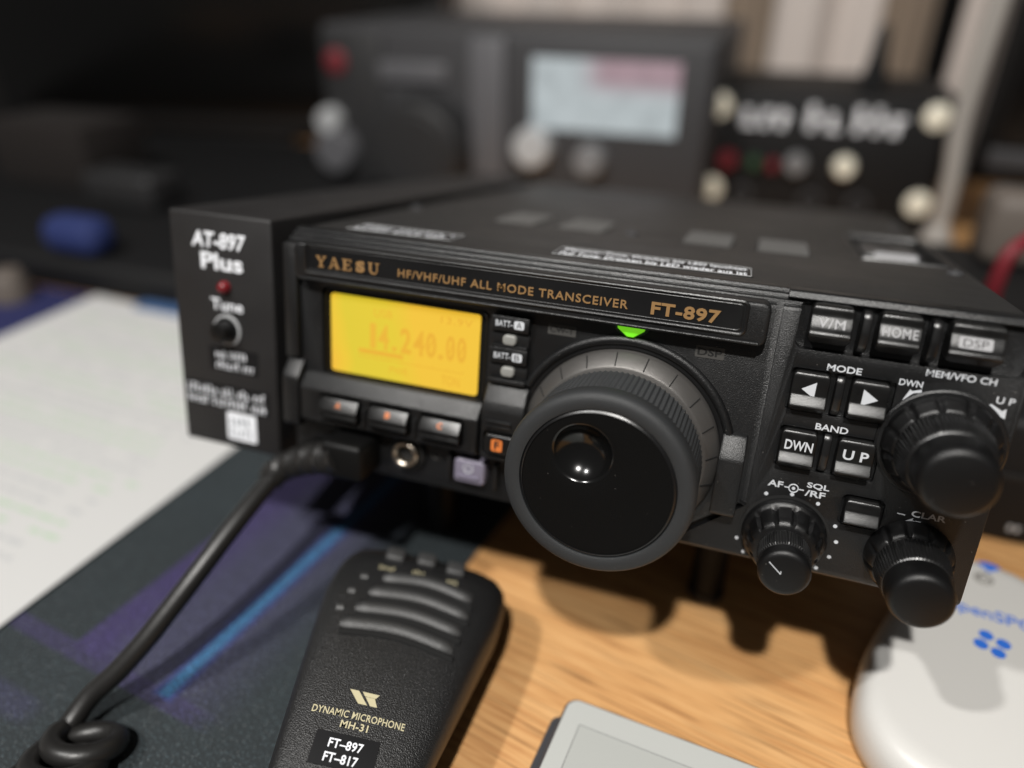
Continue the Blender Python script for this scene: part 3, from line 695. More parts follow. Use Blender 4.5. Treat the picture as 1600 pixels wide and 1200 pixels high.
finish('arrow_mark', poly_bm([[(151.6, 52.8), (154.9, 54.9), (154.9, 50.7)]], 'front', -2.0, 0.06), M['white_ink'], k)
k = wedge_key('mode_key', 162.9, 171.7, 46.5, 57.2)
finish('arrow_mark', poly_bm([[(165.7, 55.1), (169.3, 52.8), (165.7, 50.8)]], 'front', -2.0, 0.06), M['white_ink'], k)
k = wedge_key('band_key', 149.2, 158.0, 30.7, 41.5)
finish('lettering', text_bm('DWN', 'front', 150.4, 157.2, 36.1, 38.8, -2.0, bold=0.02, thick=0.06), M['white_ink'], k)
k = wedge_key('band_key', 162.9, 171.7, 30.7, 41.5)
finish('lettering', text_bm('U P', 'front', 164.4, 170.4, 36.1, 38.8, -2.0, bold=0.02, thick=0.06), M['white_ink'], k)
divider(160.4, 46.6, 57.0, -1.4); divider(160.4, 30.9, 41.4, -1.4)
wedge_key('square_key', 167.8, 176.4, 17.8, 25.5, 1.8, 2.4)

# printed legends of the right half
w = bmesh.new()
text_bm('MODE', 'front', 156.6, 164.6, 57.95, 59.7, -0.0, bold=0.02, bm=w)
text_bm('BAND', 'front', 156.9, 164.7, 42.05, 43.8, -0.0, bold=0.02, bm=w)
text_bm('MEM/VFO CH', 'front', 178.4, 193.4, 60.3, 62.0, -0.0, bold=0.015, bm=w)
text_bm('DWN', 'front', 173.2, 178.4, 57.1, 58.7, -0.0, bold=0.015, bm=w)
text_bm('U P', 'front', 194.3, 198.2, 56.2, 57.9, -0.0, bold=0.015, bm=w)
text_bm('AF', 'front', 148.4, 152.2, 24.1, 25.9, -0.0, bold=0.02, bm=w)
text_bm('SQL', 'front', 158.0, 163.5, 25.4, 27.2, -0.0, bold=0.02, bm=w)
text_bm('/RF', 'front', 157.9, 162.9, 23.2, 25.0, -0.0, bold=0.02, bm=w)
text_bm('CLAR', 'front', 183.5, 191.4, 23.3, 25.0, -0.0, bold=0.02, bm=w)
poly_bm([[(180.3, 23.6), (182.2, 23.5), (182.2, 23.2), (180.3, 23.3)],
         [(181.4, 21.0), (184.2, 22.9), (184.0, 21.9)], [(183.6, 21.2), (186.0, 21.6), (186.0, 22.3), (183.8, 22.2)],
         [(174.8, 53.3), (176.0, 56.4), (176.9, 55.6)], [(175.9, 55.3), (178.6, 56.0), (178.4, 56.7), (176.2, 55.9)],
         [(197.1, 52.7), (194.9, 53.5), (196.9, 55.2)], [(193.0, 55.4), (193.5, 55.9), (196.0, 54.6), (195.4, 53.9)],
         [(152.6, 24.75), (153.8, 24.75), (153.8, 24.45), (152.6, 24.45)], [(156.0, 24.75), (157.5, 24.75), (157.5, 24.45), (156.0, 24.45)]], 'front', 0, 0.05, bm=w)
bead([(154.9+1.15*math.cos(R(a)), 24.6+1.15*math.sin(R(a))) for a in range(0, 360, 15)], 'front', -0.02, 0.16, bm=w)
prism([(154.9+.45*math.cos(R(a)), 24.6+.45*math.sin(R(a))) for a in range(0, 360, 30)], 'front', 0, -0.05, bm=w)
for dx, dz in ((148.5, 21.6), (154.9, 22.8), (161.6, 21.6), (142.1-.1, 11.2), (143.2, 6.6), (166.9, 16.2), (168.0, 11.7), (167.2, 6.9), (164.7, 2.8), (145.6, 2.8)):
    if dx > 143: prism([(dx+.52*math.cos(R(a)), dz+.52*math.sin(R(a))) for a in range(0, 360, 24)], 'front', 0.0, -0.05, bm=w)
prism([(144.2+.52*math.cos(R(a)), 11.2+.52*math.sin(R(a))) for a in range(0, 360, 24)], 'front', 0.0, -0.05, bm=w)
finish('printed_legend', w, M['white_ink'], radio)

# the knobs on the right
def ribs(n, amp, lo, hi):
    return lambda i, y, t: (-amp if (t*n/(2*math.pi)) % 1 < 0.45 else 0) if lo <= i <= hi else 0
def lobes(n, amp, lo, hi, ph=0.0):
    def f(i, y, t):
        u = ((t*n/(2*math.pi)+ph) % 1); d = min(u, 1-u)
        return -amp*max(0, 1-(d/0.13)**2) if lo <= i <= hi else 0
    return f
# audio / squelch pair
finish('knob_well', lathe([(1, 11.7), (-0.25, 11.6), (-0.25, 10), (1, 10)], 154.9, 10.6, 64), M['groove'], radio)
kn = finish('volume_knob', lathe([(0, 10.9), (-1.6, 10.9), (-2.4, 10.5), (-2.8, 9.9), (-3.2, 9.5), (-7.0, 8.9), (-8.4, 8.5), (-9.2, 7.8), (-9.5, 6.8), (-9.5, 3)], 154.9, 10.6, 144, lobes(12, 0.8, 4, 6, .25)), M['knob'], radio, sharp=50)
inner = finish('inner_knob', lathe([(-9.3, 6.0), (-9.8, 6.3), (-10.2, 6.6), (-15.9, 6.6), (-16.2, 6.1), (-16.6, 5.9)], 154.9, 10.6, 240, ribs(60, 0.40, 2, 3)), M['grip'], kn, sharp=50)
finish('cap', lathe([(-16.4, 5.8), (-16.7, 6.15), (-17.1, 6.3), (-19.4, 6.35), (-20.1, 6.05), (-20.55, 5.4), (-20.7, 4.6), (-20.7, 0)], 154.9, 10.6, 96), M['cap'], inner, sharp=50)
t = bmesh.new(); tube([(151.0, -20.72, 13.2), (154.1, -20.72, 10.5)], 0.13, 6, bm=t); tube([(154.1, -20.72, 10.5), (154.1, -20.72, 11.3)], 0.13, 6, bm=t); finish('pointer', t, M['white_ink'], inner)
# channel knob
finish('knob_well', lathe([(1, 14.6), (-0.5, 14.5), (-0.9, 14.0), (-0.9, 12.5), (1, 12.4)], 185.4, 43.3, 72), M['panel'], radio)
kn = finish('channel_knob', lathe([(0, 13.2), (-2.2, 13.2), (-3.4, 12.7), (-3.9, 12.1), (-5.5, 11.6), (-6.1, 10.9), (-6.2, 8)], 185.4, 43.3, 144, lobes(12, 0.7, 1, 4, .5)), M['knob'], radio, sharp=50)
gp = finish('grip', lathe([(-6, 10.5), (-6.5, 10.8), (-6.9, 11.0), (-13.6, 9.8), (-14.2, 9.2), (-14.6, 8.6)], 185.4, 43.3, 272, ribs(68, 0.48, 2, 3)), M['grip'], kn, sharp=50)
finish('cap', lathe([(-14.2, 8.5), (-14.7, 8.85), (-15.5, 9.0), (-20.9, 8.55), (-22.0, 8.15), (-22.7, 7.45), (-23.0, 6.6), (-23.0, 0)], 185.4, 43.3, 96), M['cap'], gp, sharp=50)
# clarifier knob
kn = finish('clarifier_knob', lathe([(0, 10.6), (-0.8, 10.6), (-2.6, 10.2), (-4.8, 9.6), (-5.6, 8.9), (-5.7, 6)], 185.5, 11.6, 144, lobes(12, 0.7, 2, 3, .5)), M['knob'], radio, sharp=50)
gp = finish('grip', lathe([(-5.4, 8.4), (-6.0, 8.7), (-6.3, 8.9), (-13.2, 8.2), (-13.7, 7.8), (-14.1, 7.3)], 185.5, 11.6, 240, ribs(60, 0.42, 2, 3)), M['grip'], kn, sharp=50)
finish('cap', lathe([(-13.8, 7.3), (-14.2, 7.6), (-15.0, 7.7), (-19.2, 7.5), (-20.3, 7.15), (-20.95, 6.5), (-21.2, 5.8), (-21.2, 0)], 185.5, 11.6, 96), M['cap'], gp, sharp=50)

# label tapes on the lid
def tape(x0, x1, y0, y1, rot, lines, name='label_tape', parent=radio, plane='top', c=76.05, out=1, ink='tape_white', size=None):
    f = prism(rrect(x0, x1, y0, y1, 0.3), plane, c-0.2*out, c+0.12*out)
    if rot:
        bmesh.ops.rotate(f, cent=Vector(((x0+x1)/2, (y0+y1)/2, 0)), matrix=Matrix.Rotation(R(rot), 3, 'Z'), verts=f.verts[:])
    o = finish(name, f, M['tape'], parent)
    tb = bmesh.new(); cx, cy = (x0+x1)/2, (y0+y1)/2
    if plane == 'top':
        e_ = bead(rrect(x0+0.5, x1-0.5, y0+0.6, y1-0.6, 0.3, 2), plane, c+0.12*out, 0.11, 6)
        bmesh.ops.rotate(e_, cent=Vector((cx, cy, 0)), matrix=Matrix.Rotation(R(rot), 3, 'Z'), verts=e_.verts[:]); finish('border', e_, M['text_grey'], o)
    for s, a0, a1, b0, b1 in lines:
        t = scribble(plane, a0, a1, b0, b1, c+0.12*out, out, seed=int(a1*10)) if s is None else text_bm(s, plane, a0, a1, b0, b1, c+0.13*out, bold=0.018, thick=0.03, out=out)
        if rot: bmesh.ops.rotate(t, cent=Vector((cx, cy, 0)), matrix=Matrix.Rotation(R(rot), 3, 'Z'), verts=t.verts[:])
        merge(tb, t)
    finish('lettering', tb, M[ink], o)
    return o
tape(79.0, 135.2, 13.8, 28.6, 2.2, [('Memory–Tune: Drücken bis LED leuchtet', 81.2, 133.6, 21.7, 27.0), ('Full Tune: Drücken bis LED wieder aus ist', 81.2, 133.6, 15.2, 20.4)])

tape(12.4, 48.2, 13.2, 26.2, 1.0, [(None, 14.5, 46.0, 20.6, 24.4), (None, 14.5, 36.5, 15.0, 18.8), ('CAT', 38.4, 44.6, 15.0, 18.8)])

# legs under the tilted radio
def leg(x, y, h, r):
    z1 = 1.4; z0 = (math.sin(TH)*y-57)/math.cos(TH)
    b = tube([(x, y, z0+2.6), (x, y-h, z1)], lambda t: r*(1.0-0.12*t), 24)
    l = finish('leg', b, M['plug'], radio)
    b = vlathe([(0, 0), (0, r*0.9), (0.8, r*1.05), (3.0, r*1.05), (3.4, 0)], 0, 0, 28)
    bmesh.ops.rotate(b, cent=(0, 0, 0), matrix=Matrix.Rotation(TH, 3, 'X'), verts=b.verts[:])
    bmesh.ops.translate(b, vec=(x, y, z0+0.1), verts=b.verts[:])
    finish('rubber_foot', b, M['rubber'], l)
leg(138.0, 54.2, 4, 6.2); leg(32, 54.2, 4, 6.2); leg(20, 244, 0, 7.5); leg(180, 244, 0, 7.5)
finish('stand_bar', tube([(32, 51, -8), (138, 51, -8)], 3, 16), M['panel_smooth'], radio)

# ------------------------------------------------------------------ the antenna tuner bolted to its side
tuner = thing('antenna_tuner', 'black antenna tuner box with white front lettering and red light at the radio side', 'tuner', (0, 0, 57), (-TH, 0, 0))
tc_ = finish('case', rbox(-43.6, -5.2, 0, 262, -1.2, 78, 1.0, 3), M['tuner'], tuner)
finish('bracket', rbox(-5.4, 0.95, 120, 140, 20, 60, 0.3), M['bg_dark'], tuner)
b = text_bm('AT-897', 'front', -35.2, -14.6, 67.0, 72.2, -0.02, bold=0.025, shear=0.15)
text_bm('Plus', 'front', -32.0, -16.2, 60.2, 65.6, -0.02, bold=0.025, bm=b)
text_bm('Tune', 'front', -29.2, -17.0, 47.2, 51.0, -0.02, bold=0.012, bm=b)
finish('lettering', b, M['tape_white'], tuner)
finish('tune_lamp', lathe([(0.2, 2.2), (-1.0, 2.1), (-2.2, 1.5), (-2.6, 0.7), (-2.7, 0)], -23.3, 55.0, 24), M['led_red'], tuner)
tb = finish('tune_button', lathe([(0.2, 4.6), (-0.8, 4.5), (-1.0, 3.4), (-4.4, 3.3), (-5.2, 2.8), (-5.5, 0)], -23.4, 40.8, 32), M['key'], tuner)
finish('collar', lathe([(0.2, 5.2), (-0.5, 5.1), (-0.6, 4.4)], -23.4, 40.8, 32), M['bg_silver'], tb)
tape(-31.2, -12.2, 26.4, 34.6, 0, [(None, -28.6, -16.0, 30.9, 33.4), (None, -28.6, -13.4, 27.2, 29.8)], parent=tuner, plane='front', c=-0.02, out=-1)
tape(-42.0, -8.6, 12.6, 21.2, 0, [(None, -41.0, -9.4, 17.3, 20.2), (None, -41.0, -9.8, 13.4, 16.4)], parent=tuner, plane='front', c=-0.02, out=-1)
bd = finish('badge', prism(rrect(-25.8, -14.2, 0.8+1.2, 12.0, 0.8), 'front', 0.1, -0.12), M['tape_white'], tuner)
finish('lettering', scribble('front', -24.4, -15.6, 7.4, 10.6, -0.12, seed=5, wt=1.3, bm=scribble('front', -24.4, -15.6, 3.2, 6.4, -0.12, seed=9)), M['badge_ink'], bd)

# ------------------------------------------------------------------ desk mat, paper
MATROT = R(-7.5)
dm = finish('desk_mat', prism(rrect(-140, 46, -176, 128, 6), 'top', 0.05, 2.0, 0, 0.5, 2), M['mat'])
dm.rotation_euler = (0, 0, MATROT)
tag(dm, 'dark charcoal desk mat printed with violet corner bands and one cyan stripe', 'desk mat')

pp = thing('sheet_of_paper', 'white printed sheet lying beside the desk mat left of the tuner', 'paper', (0, 0, 0))
sheet = bmesh.new(); n = 14
def paper_pt(u, v):    # u across, v along
    x = -293+u*210; y = -122+v*297
    c, s = math.cos(R(-3.2)), math.sin(R(-3.2)); cx, cy = -188, 27; dx, dy = x-cx, y-cy
    return cx+dx*c-dy*s, cy+dx*s+dy*c
def paper_h(u, v): return 3.3+0.5*math.sin(u*5+v*2)+0.4*math.sin(v*7)
g = [[sheet.verts.new((*paper_pt(i/n, j/n), paper_h(i/n, j/n))) for i in range(n+1)] for j in range(n+1)]
for j in range(n):
    for i in range(n): sheet.faces.new((g[j][i], g[j][i+1], g[j+1][i+1], g[j+1][i]))
r = bmesh.ops.extrude_face_region(sheet, geom=sheet.faces[:])
for v in [q for q in r['geom'] if isinstance(q, bmesh.types.BMVert)]: v.co.z += 0.15
finish('sheet', sheet, M['paper'], pp)
tg = bmesh.new(); tr = bmesh.new()
for li in range(34):
    v = 0.93-li*0.0255; u = 0.10
    target = tr if li % 4 in (1, 2) else tg
    while u < 0.88:
        wd = random.uniform(0.012, 0.05)
        if random.random() < 0.82:
            q = [paper_pt(u, v), paper_pt(u+wd, v), paper_pt(u+wd, v+0.008), paper_pt(u, v+0.008)]
            q = [(a, b_, paper_h(u, v)+0.22) for a, b_ in q]
            vs = [target.verts.new(p) for p in q]; target.faces.new(vs)
        u += wd+0.010
    if li % 11 == 7: pass
finish('printed_text', tr, M['text_green'], pp); finish('printed_text', tg, M['text_grey'], pp)

# ------------------------------------------------------------------ hand microphone
MA = math.atan2(-0.972, 0.235)          # axis of the microphone on the desk, from head to tail
mic = thing('hand_microphone', 'black hand microphone with curved ribs lying face up on the mat', 'microphone', (38.2, -1.1, 6.6), (R(-12), 0, MA))
# local x runs from the head to the tail, local y across (positive y is towards the right of the picture), z up
LEN = 98.0
def halfw(u):
    if u < 0: return 0
    base = 28.0-max(0, (u-24))*0.165
    head = math.sqrt(max(0, 1-((15-u)/15.5)**2)) if u < 15 else 1
    tail = math.sqrt(max(0, 1-((u-(LEN-9))/9.2)**2)) if u > LEN-9 else 1
    return base*(0.30+0.70*head)*tail if u < 15 else base*tail
def topz(u):
    t = 28.2-0.0020*(u-30)**2 if u > 30 else 28.2-0.0008*(u-30)**2
    if u < 10: t -= 8.0*(1-u/10)**2
    if u > LEN-12: t -= 7*((u-(LEN-12))/12)**2
    return t
def yo(u): return 3.9-0.09*(u-35) if u > 10 else 6.15
def surf(u, y):       # height of the crowned face
    hw = halfw(u); a = min(1, abs(y-yo(u))/max(hw, 0.1))
    return topz(u)-1.5*a**2.6-6*max(0, a-0.90)**2*30
def loft(z_lo, z_hi, inset, top):
    b = bmesh.new(); rows = []; us = [0.0, 0.4, 1.2, 2.5, 4.5, 7, 10, 14]+[18+4*i for i in range(18)]+[LEN-7, LEN-4, LEN-2, LEN-0.8, LEN-0.2]
    for u in us:
        hw = max(0.5, halfw(u)-inset); row = []
        for k in range(48):
            t = 2*math.pi*k/48; c, s = math.cos(t), math.sin(t)
            yy = yo(u)+hw*math.copysign(abs(c)**0.34, c)
            if top:
                zz = z_lo if s < 0 else None
                if s < 0: zz = z_lo+0.0
                else:
                    full = surf(u, yy) ; zz = z_lo+(full-z_lo)*min(1, abs(s)**0.30)
            else:
                zz = z_lo if s < 0 else z_hi
                zz = (z_lo+z_hi)/2+(z_hi-z_lo)/2*math.copysign(abs(s)**0.45, s)
            row.append(b.verts.new((u, yy, zz)))
        rows.append(row)
    for p, q in zip(rows, rows[1:]):
        for k in range(48): b.faces.new((p[k], p[(k+1) % 48], q[(k+1) % 48], q[k]))
    b.faces.new(rows[0][::-1]); b.faces.new(rows[-1])
    return b
finish('front_shell', loft(13.6, 0, 0, True), M['mic'], mic, sharp=60)
finish('back_shell', loft(0.2, 13.0, 0.9, False), M['mic_side'], mic, sharp=60)
finish('shell_seam', loft(12.6, 13.9, 1.6, False), M['groove'], mic, sharp=60)
def rib(P, w0=2.5, z=-1.05):
    path = smooth_path([(u, v, 0) for u, v in P], 8)
    path = [(p.x, p.y, surf(p.x, p.y)+z) for p in path]
    return tube(path, lambda t: w0*min(1, 0.55+12*min(t, 1-t)), 16)
for (ua, va), (um, vm), (ub, vb), (ud, vd) in (((19.5, -6.4), (17.6, 8), (20.2, 22.2), (20.4, -11.9)), ((26.2, -9.0), (24.6, 6.6), (27.0, 22.0), (26.9, -14.0)),
                                              ((33.0, -11.2), (31.4, 5), (33.7, 20.8), (33.9, -15.4)), ((39.4, -13.8), (37.9, 3), (40.2, 19.6), (40.5, -15.9))):
    finish('grille_rib', rib([(ua, va), (um, vm), (ub, vb)]), M['mic_rib'], mic)
    if vd+1.6 < va-1: finish('grille_rib', rib([(ud, vd-1.2), (ud-.1, vd), (ud-.2, vd+1.2)], 1.5), M['mic_rib'], mic)
    path = smooth_path([(ua+3.0, va+.5, 0), (um+3.1, vm, 0), (ub+3.1, vb+.3, 0)], 8); path = [(p.x, p.y, surf(p.x, p.y)-0.55) for p in path]
    finish('grille_slot', tube(path, 1.3, 8), M['hole_shade'], mic)
    path = smooth_path([(ua-2.2, va+.5, 0), (um-2.2, vm, 0), (ub-2.2, vb+.5, 0)], 8); path = [(p.x, p.y, surf(p.x, p.y)-0.45) for p in path]
    finish('grille_slot', tube(path, 0.8, 8), M['hole_shade'], mic)
for u, v in ((9.0, -4.7), (7.9, 5.4), (9.1, 15.2)):
    zt = surf(u, v)
    finish('button', rbox(u-2.6, u+2.6, v-3.0, v+3.0, zt-4, zt+1.5, 0.9, 3), M['mic_rib'], mic)
def mic_text(s_, u0, v0, v1, h, bold=0.0, name='lettering', ink='cream_ink', par=None, dz=0.02, seed=1):
    """lettering across the face, its foot towards the tail; u0 is the middle of the line"""
    t = scribble('top', v0, v1, -h/2, h/2, 0, 1, seed) if s_ is None else text_bm(s_, 'top', v0, v1, -h/2, h/2, 0, bold=bold, thick=0.05, out=1, space=1.06)
    for v in t.verts:
        yy, dn, zz = v.co.x, v.co.y, v.co.z
        u = u0-dn; v.co = Vector((u, yy, surf(u, yy)+zz+dz))
    return finish(name, t, M[ink], par or mic)
mic_text('DYNAMIC MICROPHONE', 65.9, -12.8, 11.6, 1.9, 0.012)
mic_text('MH-31', 68.5, -4.6, 2.6, 1.9, 0.02)
lg = bmesh.new(); cu, cv = 60.9, -0.9
for quad in ([(-4.0, 1.7), (-1.6, 1.7), (1.5, -1.7), (-0.9, -1.7)], [(-0.6, 1.7), (4.0, 1.7), (3.3, 0.6), (0.3, 0.6)], [(0.5, 0.5), (3.0, 0.5), (4.2, -1.7), (2.3, -1.7)]):
    vs = [lg.verts.new((cu-b_, cv+a_, surf(cu-b_, cv+a_)+0.05)) for a_, b_ in quad]; lg.faces.new(vs)
rr = bmesh.ops.extrude_face_region(lg, geom=lg.faces[:])
for v in [q for q in rr['geom'] if isinstance(q, bmesh.types.BMVert)]: v.co.z += 0.06
finish('emblem', lg, M['cream_ink'], mic)
for u, v, wd in ((15.4, -5.9, 5.0), (14.4, 4.3, 4.4), (14.9, 15.0, 3.4)): mic_text(None, u, v-wd/2, v+wd/2, 1.7, seed=int(wd*7))
st = bmesh.new(); nn = 10
gr = [[st.verts.new((71.0+8.1*j/4, -9.7+16.3*i/nn, surf(71.0+8.1*j/4, -9.7+16.3*i/nn)+0.12)) for i in range(nn+1)] for j in range(5)]
for j in range(4):
    for i in range(nn): st.faces.new((gr[j][i], gr[j][i+1], gr[j+1][i+1], gr[j+1][i]))
rr = bmesh.ops.extrude_face_region(st, geom=st.faces[:])
for v in [q for q in rr['geom'] if isinstance(q, bmesh.types.BMVert)]: v.co.z -= 0.3
lab = finish('label_tape', st, M['tape'], mic)
mic_text('FT–897', 73.6, -6.0, 2.8, 2.3, 0.02, ink='tape_white', par=lab, dz=0.14); mic_text('FT–817', 77.0, -6.2, 2.4, 2.3, 0.02, ink='tape_white', par=lab, dz=0.14)

# ------------------------------------------------------------------ microphone cord
def r2w(x, y, z): return Vector((x, y*math.cos(TH)+z*math.sin(TH), 57-y*math.sin(TH)+z*math.cos(TH)))
cord = thing('microphone_cord', 'thick black microphone cord plugged into the radio and coiling on the mat', 'cord')
b = rbox(17, 31.5, -11.0, 3.0, 2.2, 14.2, 1.8, 3)
for v in b.verts: v.co = r2w(*v.co)
finish('plug', b, M['plug'], cord)
b0 = r2w(23, -8, 8.6); b1 = Vector((-4.6, -1.5, 52.5))
path = smooth_path([b0, b0.lerp(b1, 0.55)+Vector((0.5, 1.2, 1.2)), b1, b1+Vector((-1.1, -5.5, -1.6))], 10)
finish('strain_relief', tube(path, lambda t: 5.4-1.5*t+(0.45 if int(t*24) % 2 else -0.35), 20), M['cord'], cord)
pts = [b0.lerp(b1, 0.8), b1, (-7.4, -21.5, 46.0), (-10.8, -38.3, 38.0), (-14.8, -50.4, 30.2), (-18.6, -59.0, 23.8), (-23.4, -66.4, 17.6), (-28.6, -72.6, 12.4)]
ax0 = Vector((-21.8, -79.5, 8.7)); dirv = Vector((0.02, -1, 0)).normalized(); side = Vector((1, 0.22, 0)).normalized(); wv = Vector((0.05, -0.92, 0.38)).normalized()
for i in range(0, 110):
    a = R(190)-i*R(24); c = ax0+dirv*(i*0.50)
    pts.append(c+side*8.9*math.cos(a)+wv*8.6*math.sin(a))
pts = [Vector(p) for p in pts]
finish('cable', tube(smooth_path(pts, 5), 3.15, 14), M['cord'], cord, sharp=80)

# ------------------------------------------------------------------ white hotspot box
hs = thing('hotspot_box', 'white plastic teardrop hotspot box with blue lettering under the radio corner', 'hotspot', (222.7, 31, 0), (0, 0, R(-8.7)))
HWp = [(-58, 0), (-57.4, 8), (-55.5, 16), (-51.5, 23.5), (-45.5, 29), (-37.5, 32.4), (-27, 33.3), (-17, 32.8), (-8, 31.2), (4, 28.2), (18, 24.6), (30, 21.6), (38, 19.2), (43, 15.5), (46, 10), (47, 4), (47.2, 0)]
def drop_outline(k=1.0, off=0.0):
    L_ = [(-w_, y) for y, w_ in HWp]; Rr = [(w_, y) for y, w_ in HWp[::-1]][1:-1]
    P = smooth_path([(a, b_, 0) for a, b_ in L_+Rr], 3)
    out = []
    for p in P:
        r_ = math.hypot(p.x, p.y); f = (r_-off)/r_; out.append((p.x*f, p.y*f))
    return out
def stack(levels):
    b = bmesh.new(); rows = []
    for z, off in levels: rows.append([b.verts.new((x, y, z)) for x, y in drop_outline(1, off)])
    n_ = len(rows[0])
    for p, q in zip(rows, rows[1:]):
        for k in range(n_): b.faces.new((p[k], p[(k+1) % n_], q[(k+1) % n_], q[k]))
    b.faces.new(rows[0][::-1]); b.faces.new(rows[-1]); return b
finish('shell', stack([(0.3, 3.4), (0.8, 2.2), (2.5, 0.9), (6, 0.1), (9, 0), (12, 0.3), (14.4, 1.2), (16.2, 2.6), (17.3, 4.4), (17.85, 6.6), (18, 9)]), M['white_shell'], hs, sharp=70)
bt = finish('button', vlathe([(17.6, 3.2), (18.2, 3.2), (18.3, 2.7), (18.0, 2.3), (19.0, 2.0), (19.6, 1.2), (19.8, 0)], 0.0, 33.6, 28), M['clear'], hs)
b = text_bm('openSPOT', 'top', -11.3, 19.1, 12.1, 18.8, 18.02, bold=0.012, thick=0.05, out=1); finish('lettering', b, M['blue_ink'], hs)
b = bmesh.new()
for k in range(4):
    a = R(27+90*k); cx, cy = 1.8+3.5*math.cos(a), 2.6+3.5*math.sin(a)
    prism([(cx+2.1*math.cos(R(t)), cy+2.1*math.sin(R(t))) for t in range(0, 360, 15)], 'top', 18.02, 18.08, bm=b)
finish('emblem', b, M['blue_ink'], hs)
fan = [(0, 36.0)]+[(5.2*math.sin(R(t)), 36.0+5.2*math.cos(R(t))) for t in range(-42, 43, 7)]
finish('signal_mark', prism([(x+1.8, y+2.2) for x, y in fan], 'top', 17.7, 18.08), M['blue_ink'], hs)

# ------------------------------------------------------------------ e-reader
er = thing('e_reader', 'grey e-reader with pale blank screen in a dark cover lying on the desk', 'e-reader', (104.0, -21.6, 0), (0, 0, R(-4.8)))
finish('cover', prism(rrect(-3.2, 112, -152, -4.0, 3), 'top', 0.1, 3.2, 0.3, 0.5, 2), M['reader_edge'], er)
finish('body', prism(rrect(0, 108, -150, 0, 4, 6), 'top', 3.3, 8.6, 0.8, 0.9, 3), M['reader_edge'], er)
finish('bezel', prism(rrect(0.8, 107.2, -149.2, -0.8, 3.4, 6), 'top', 8.3, 8.85, 0, 0.12, 1), M['reader_glass'], er)
finish('screen', prism(rrect(6.4, 101.6, -130, -8.6, 0.3), 'top', 8.6, 8.87), M['reader_screen'], er)
finish('screen_border', bead(rrect(6.3, 101.7, -130.1, -8.5, 0.3, 2), 'top', 8.82, 0.14), M['line_ink'], er)

# ------------------------------------------------------------------ things behind, all out of focus
# large grey desk radio with a round dial and a lit colour screen
M['bg_front'] = mat('dark_front_plate', (0.02, 0.02, 0.021), 0.5)
gr = thing('desk_radio', 'large grey desktop radio with lit colour screen and big dark dial behind transceiver', 'radio', (0, 455, 0))
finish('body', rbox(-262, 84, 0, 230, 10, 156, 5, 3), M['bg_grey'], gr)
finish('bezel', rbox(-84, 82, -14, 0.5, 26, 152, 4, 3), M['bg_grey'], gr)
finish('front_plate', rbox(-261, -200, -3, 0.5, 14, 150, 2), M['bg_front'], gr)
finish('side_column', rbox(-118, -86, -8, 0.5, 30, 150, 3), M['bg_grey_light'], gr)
def screen_mat():
    mt = bpy.data.materials.new('lit_colour_screen'); mt.use_nodes = True; nt = mt.node_tree; p = nt.nodes['Principled BSDF']
    N = nt.nodes.new; L = nt.links.new
    tc = N('ShaderNodeTexCoord'); sp = N('ShaderNodeSeparateXYZ'); L(tc.outputs['Object'], sp.inputs[0])
    def edge(src, a, b):
        q = N('ShaderNodeMapRange'); q.interpolation_type = 'SMOOTHSTEP'; q.inputs['From Min'].default_value = a*S; q.inputs['From Max'].default_value = b*S; L(src, q.inputs['Value']); return q
    gx = edge(sp.outputs['X'], -26, 2); gz = edge(sp.outputs['Z'], 108, 126)
    mu = N('ShaderNodeMath'); mu.operation = 'MULTIPLY'; L(gx.outputs[0], mu.inputs[0]); L(gz.outputs[0], mu.inputs[1])
    mx = N('ShaderNodeMix'); mx.data_type = 'RGBA'; mx.inputs['A'].default_value = (0.52, 0.58, 0.60, 1); mx.inputs['B'].default_value = (0.40, 0.27, 0.31, 1); L(mu.outputs[0], mx.inputs['Factor'])
    n = N('ShaderNodeTexNoise'); n.inputs['Scale'].default_value = 60; L(tc.outputs['Object'], n.inputs['Vector'])
    m2 = N('ShaderNodeMix'); m2.data_type = 'RGBA'; m2.blend_type = 'MULTIPLY'; m2.inputs['Factor'].default_value = 0.5; L(mx.outputs['Result'], m2.inputs['A']); L(n.outputs['Fac'], m2.inputs['B'])
    L(m2.outputs['Result'], p.inputs['Emission Color']); p.inputs['Emission Strength'].default_value = 1.05
    p.inputs['Base Color'].default_value = (0.02, 0.02, 0.02, 1)
    return mt
finish('screen', rbox(-60, 58, -15.5, -13.8, 84, 138, 0.6), screen_mat(), gr)
dl = finish('dial', lathe([(0.4, 47), (-4, 47), (-8, 44), (-30, 42), (-34, 38), (-34.5, 0)], -160, 58, 48), M['bg_front'], gr)
finish('cap', lathe([(-34.6, 33), (-35.6, 32), (-35.8, 0)], -160, 58, 40), M['bg_front'], dl)
for kx, kz, kr, mm in ((-57, 69, 17, 'bg_silver'), (-8, 62, 13, 'bg_knob')):
    finish('knob', lathe([(-13.8, kr), (-26, kr*.92), (-28, kr*.8), (-28.4, 0)], kx, kz, 32), M[mm], gr)
finish('lamp', lathe([(0.4, 11), (-5, 10), (-7, 6), (-7.5, 0)], -246, 126, 28), M['red_dim'], gr)
for kx, kz, kr in ((-256, 76, 12), (-252, 50, 22)):
    finish('knob', lathe([(0.4, kr), (-12, kr*.92), (-15, kr*.8), (-15.4, 0)], kx, kz, 32), M['bg_silver'] if kr < 15 else M['bg_grey_light'], gr)
finish('panel_plate', rbox(-205, -140, -4, 0.5, 112, 128, 2), M['bg_grey_light'], gr)
for fx in (-240, 60): finish('foot', rbox(fx-12, fx+12, 10, 34, 0, 10.5, 1), M['bg_dark'], gr)

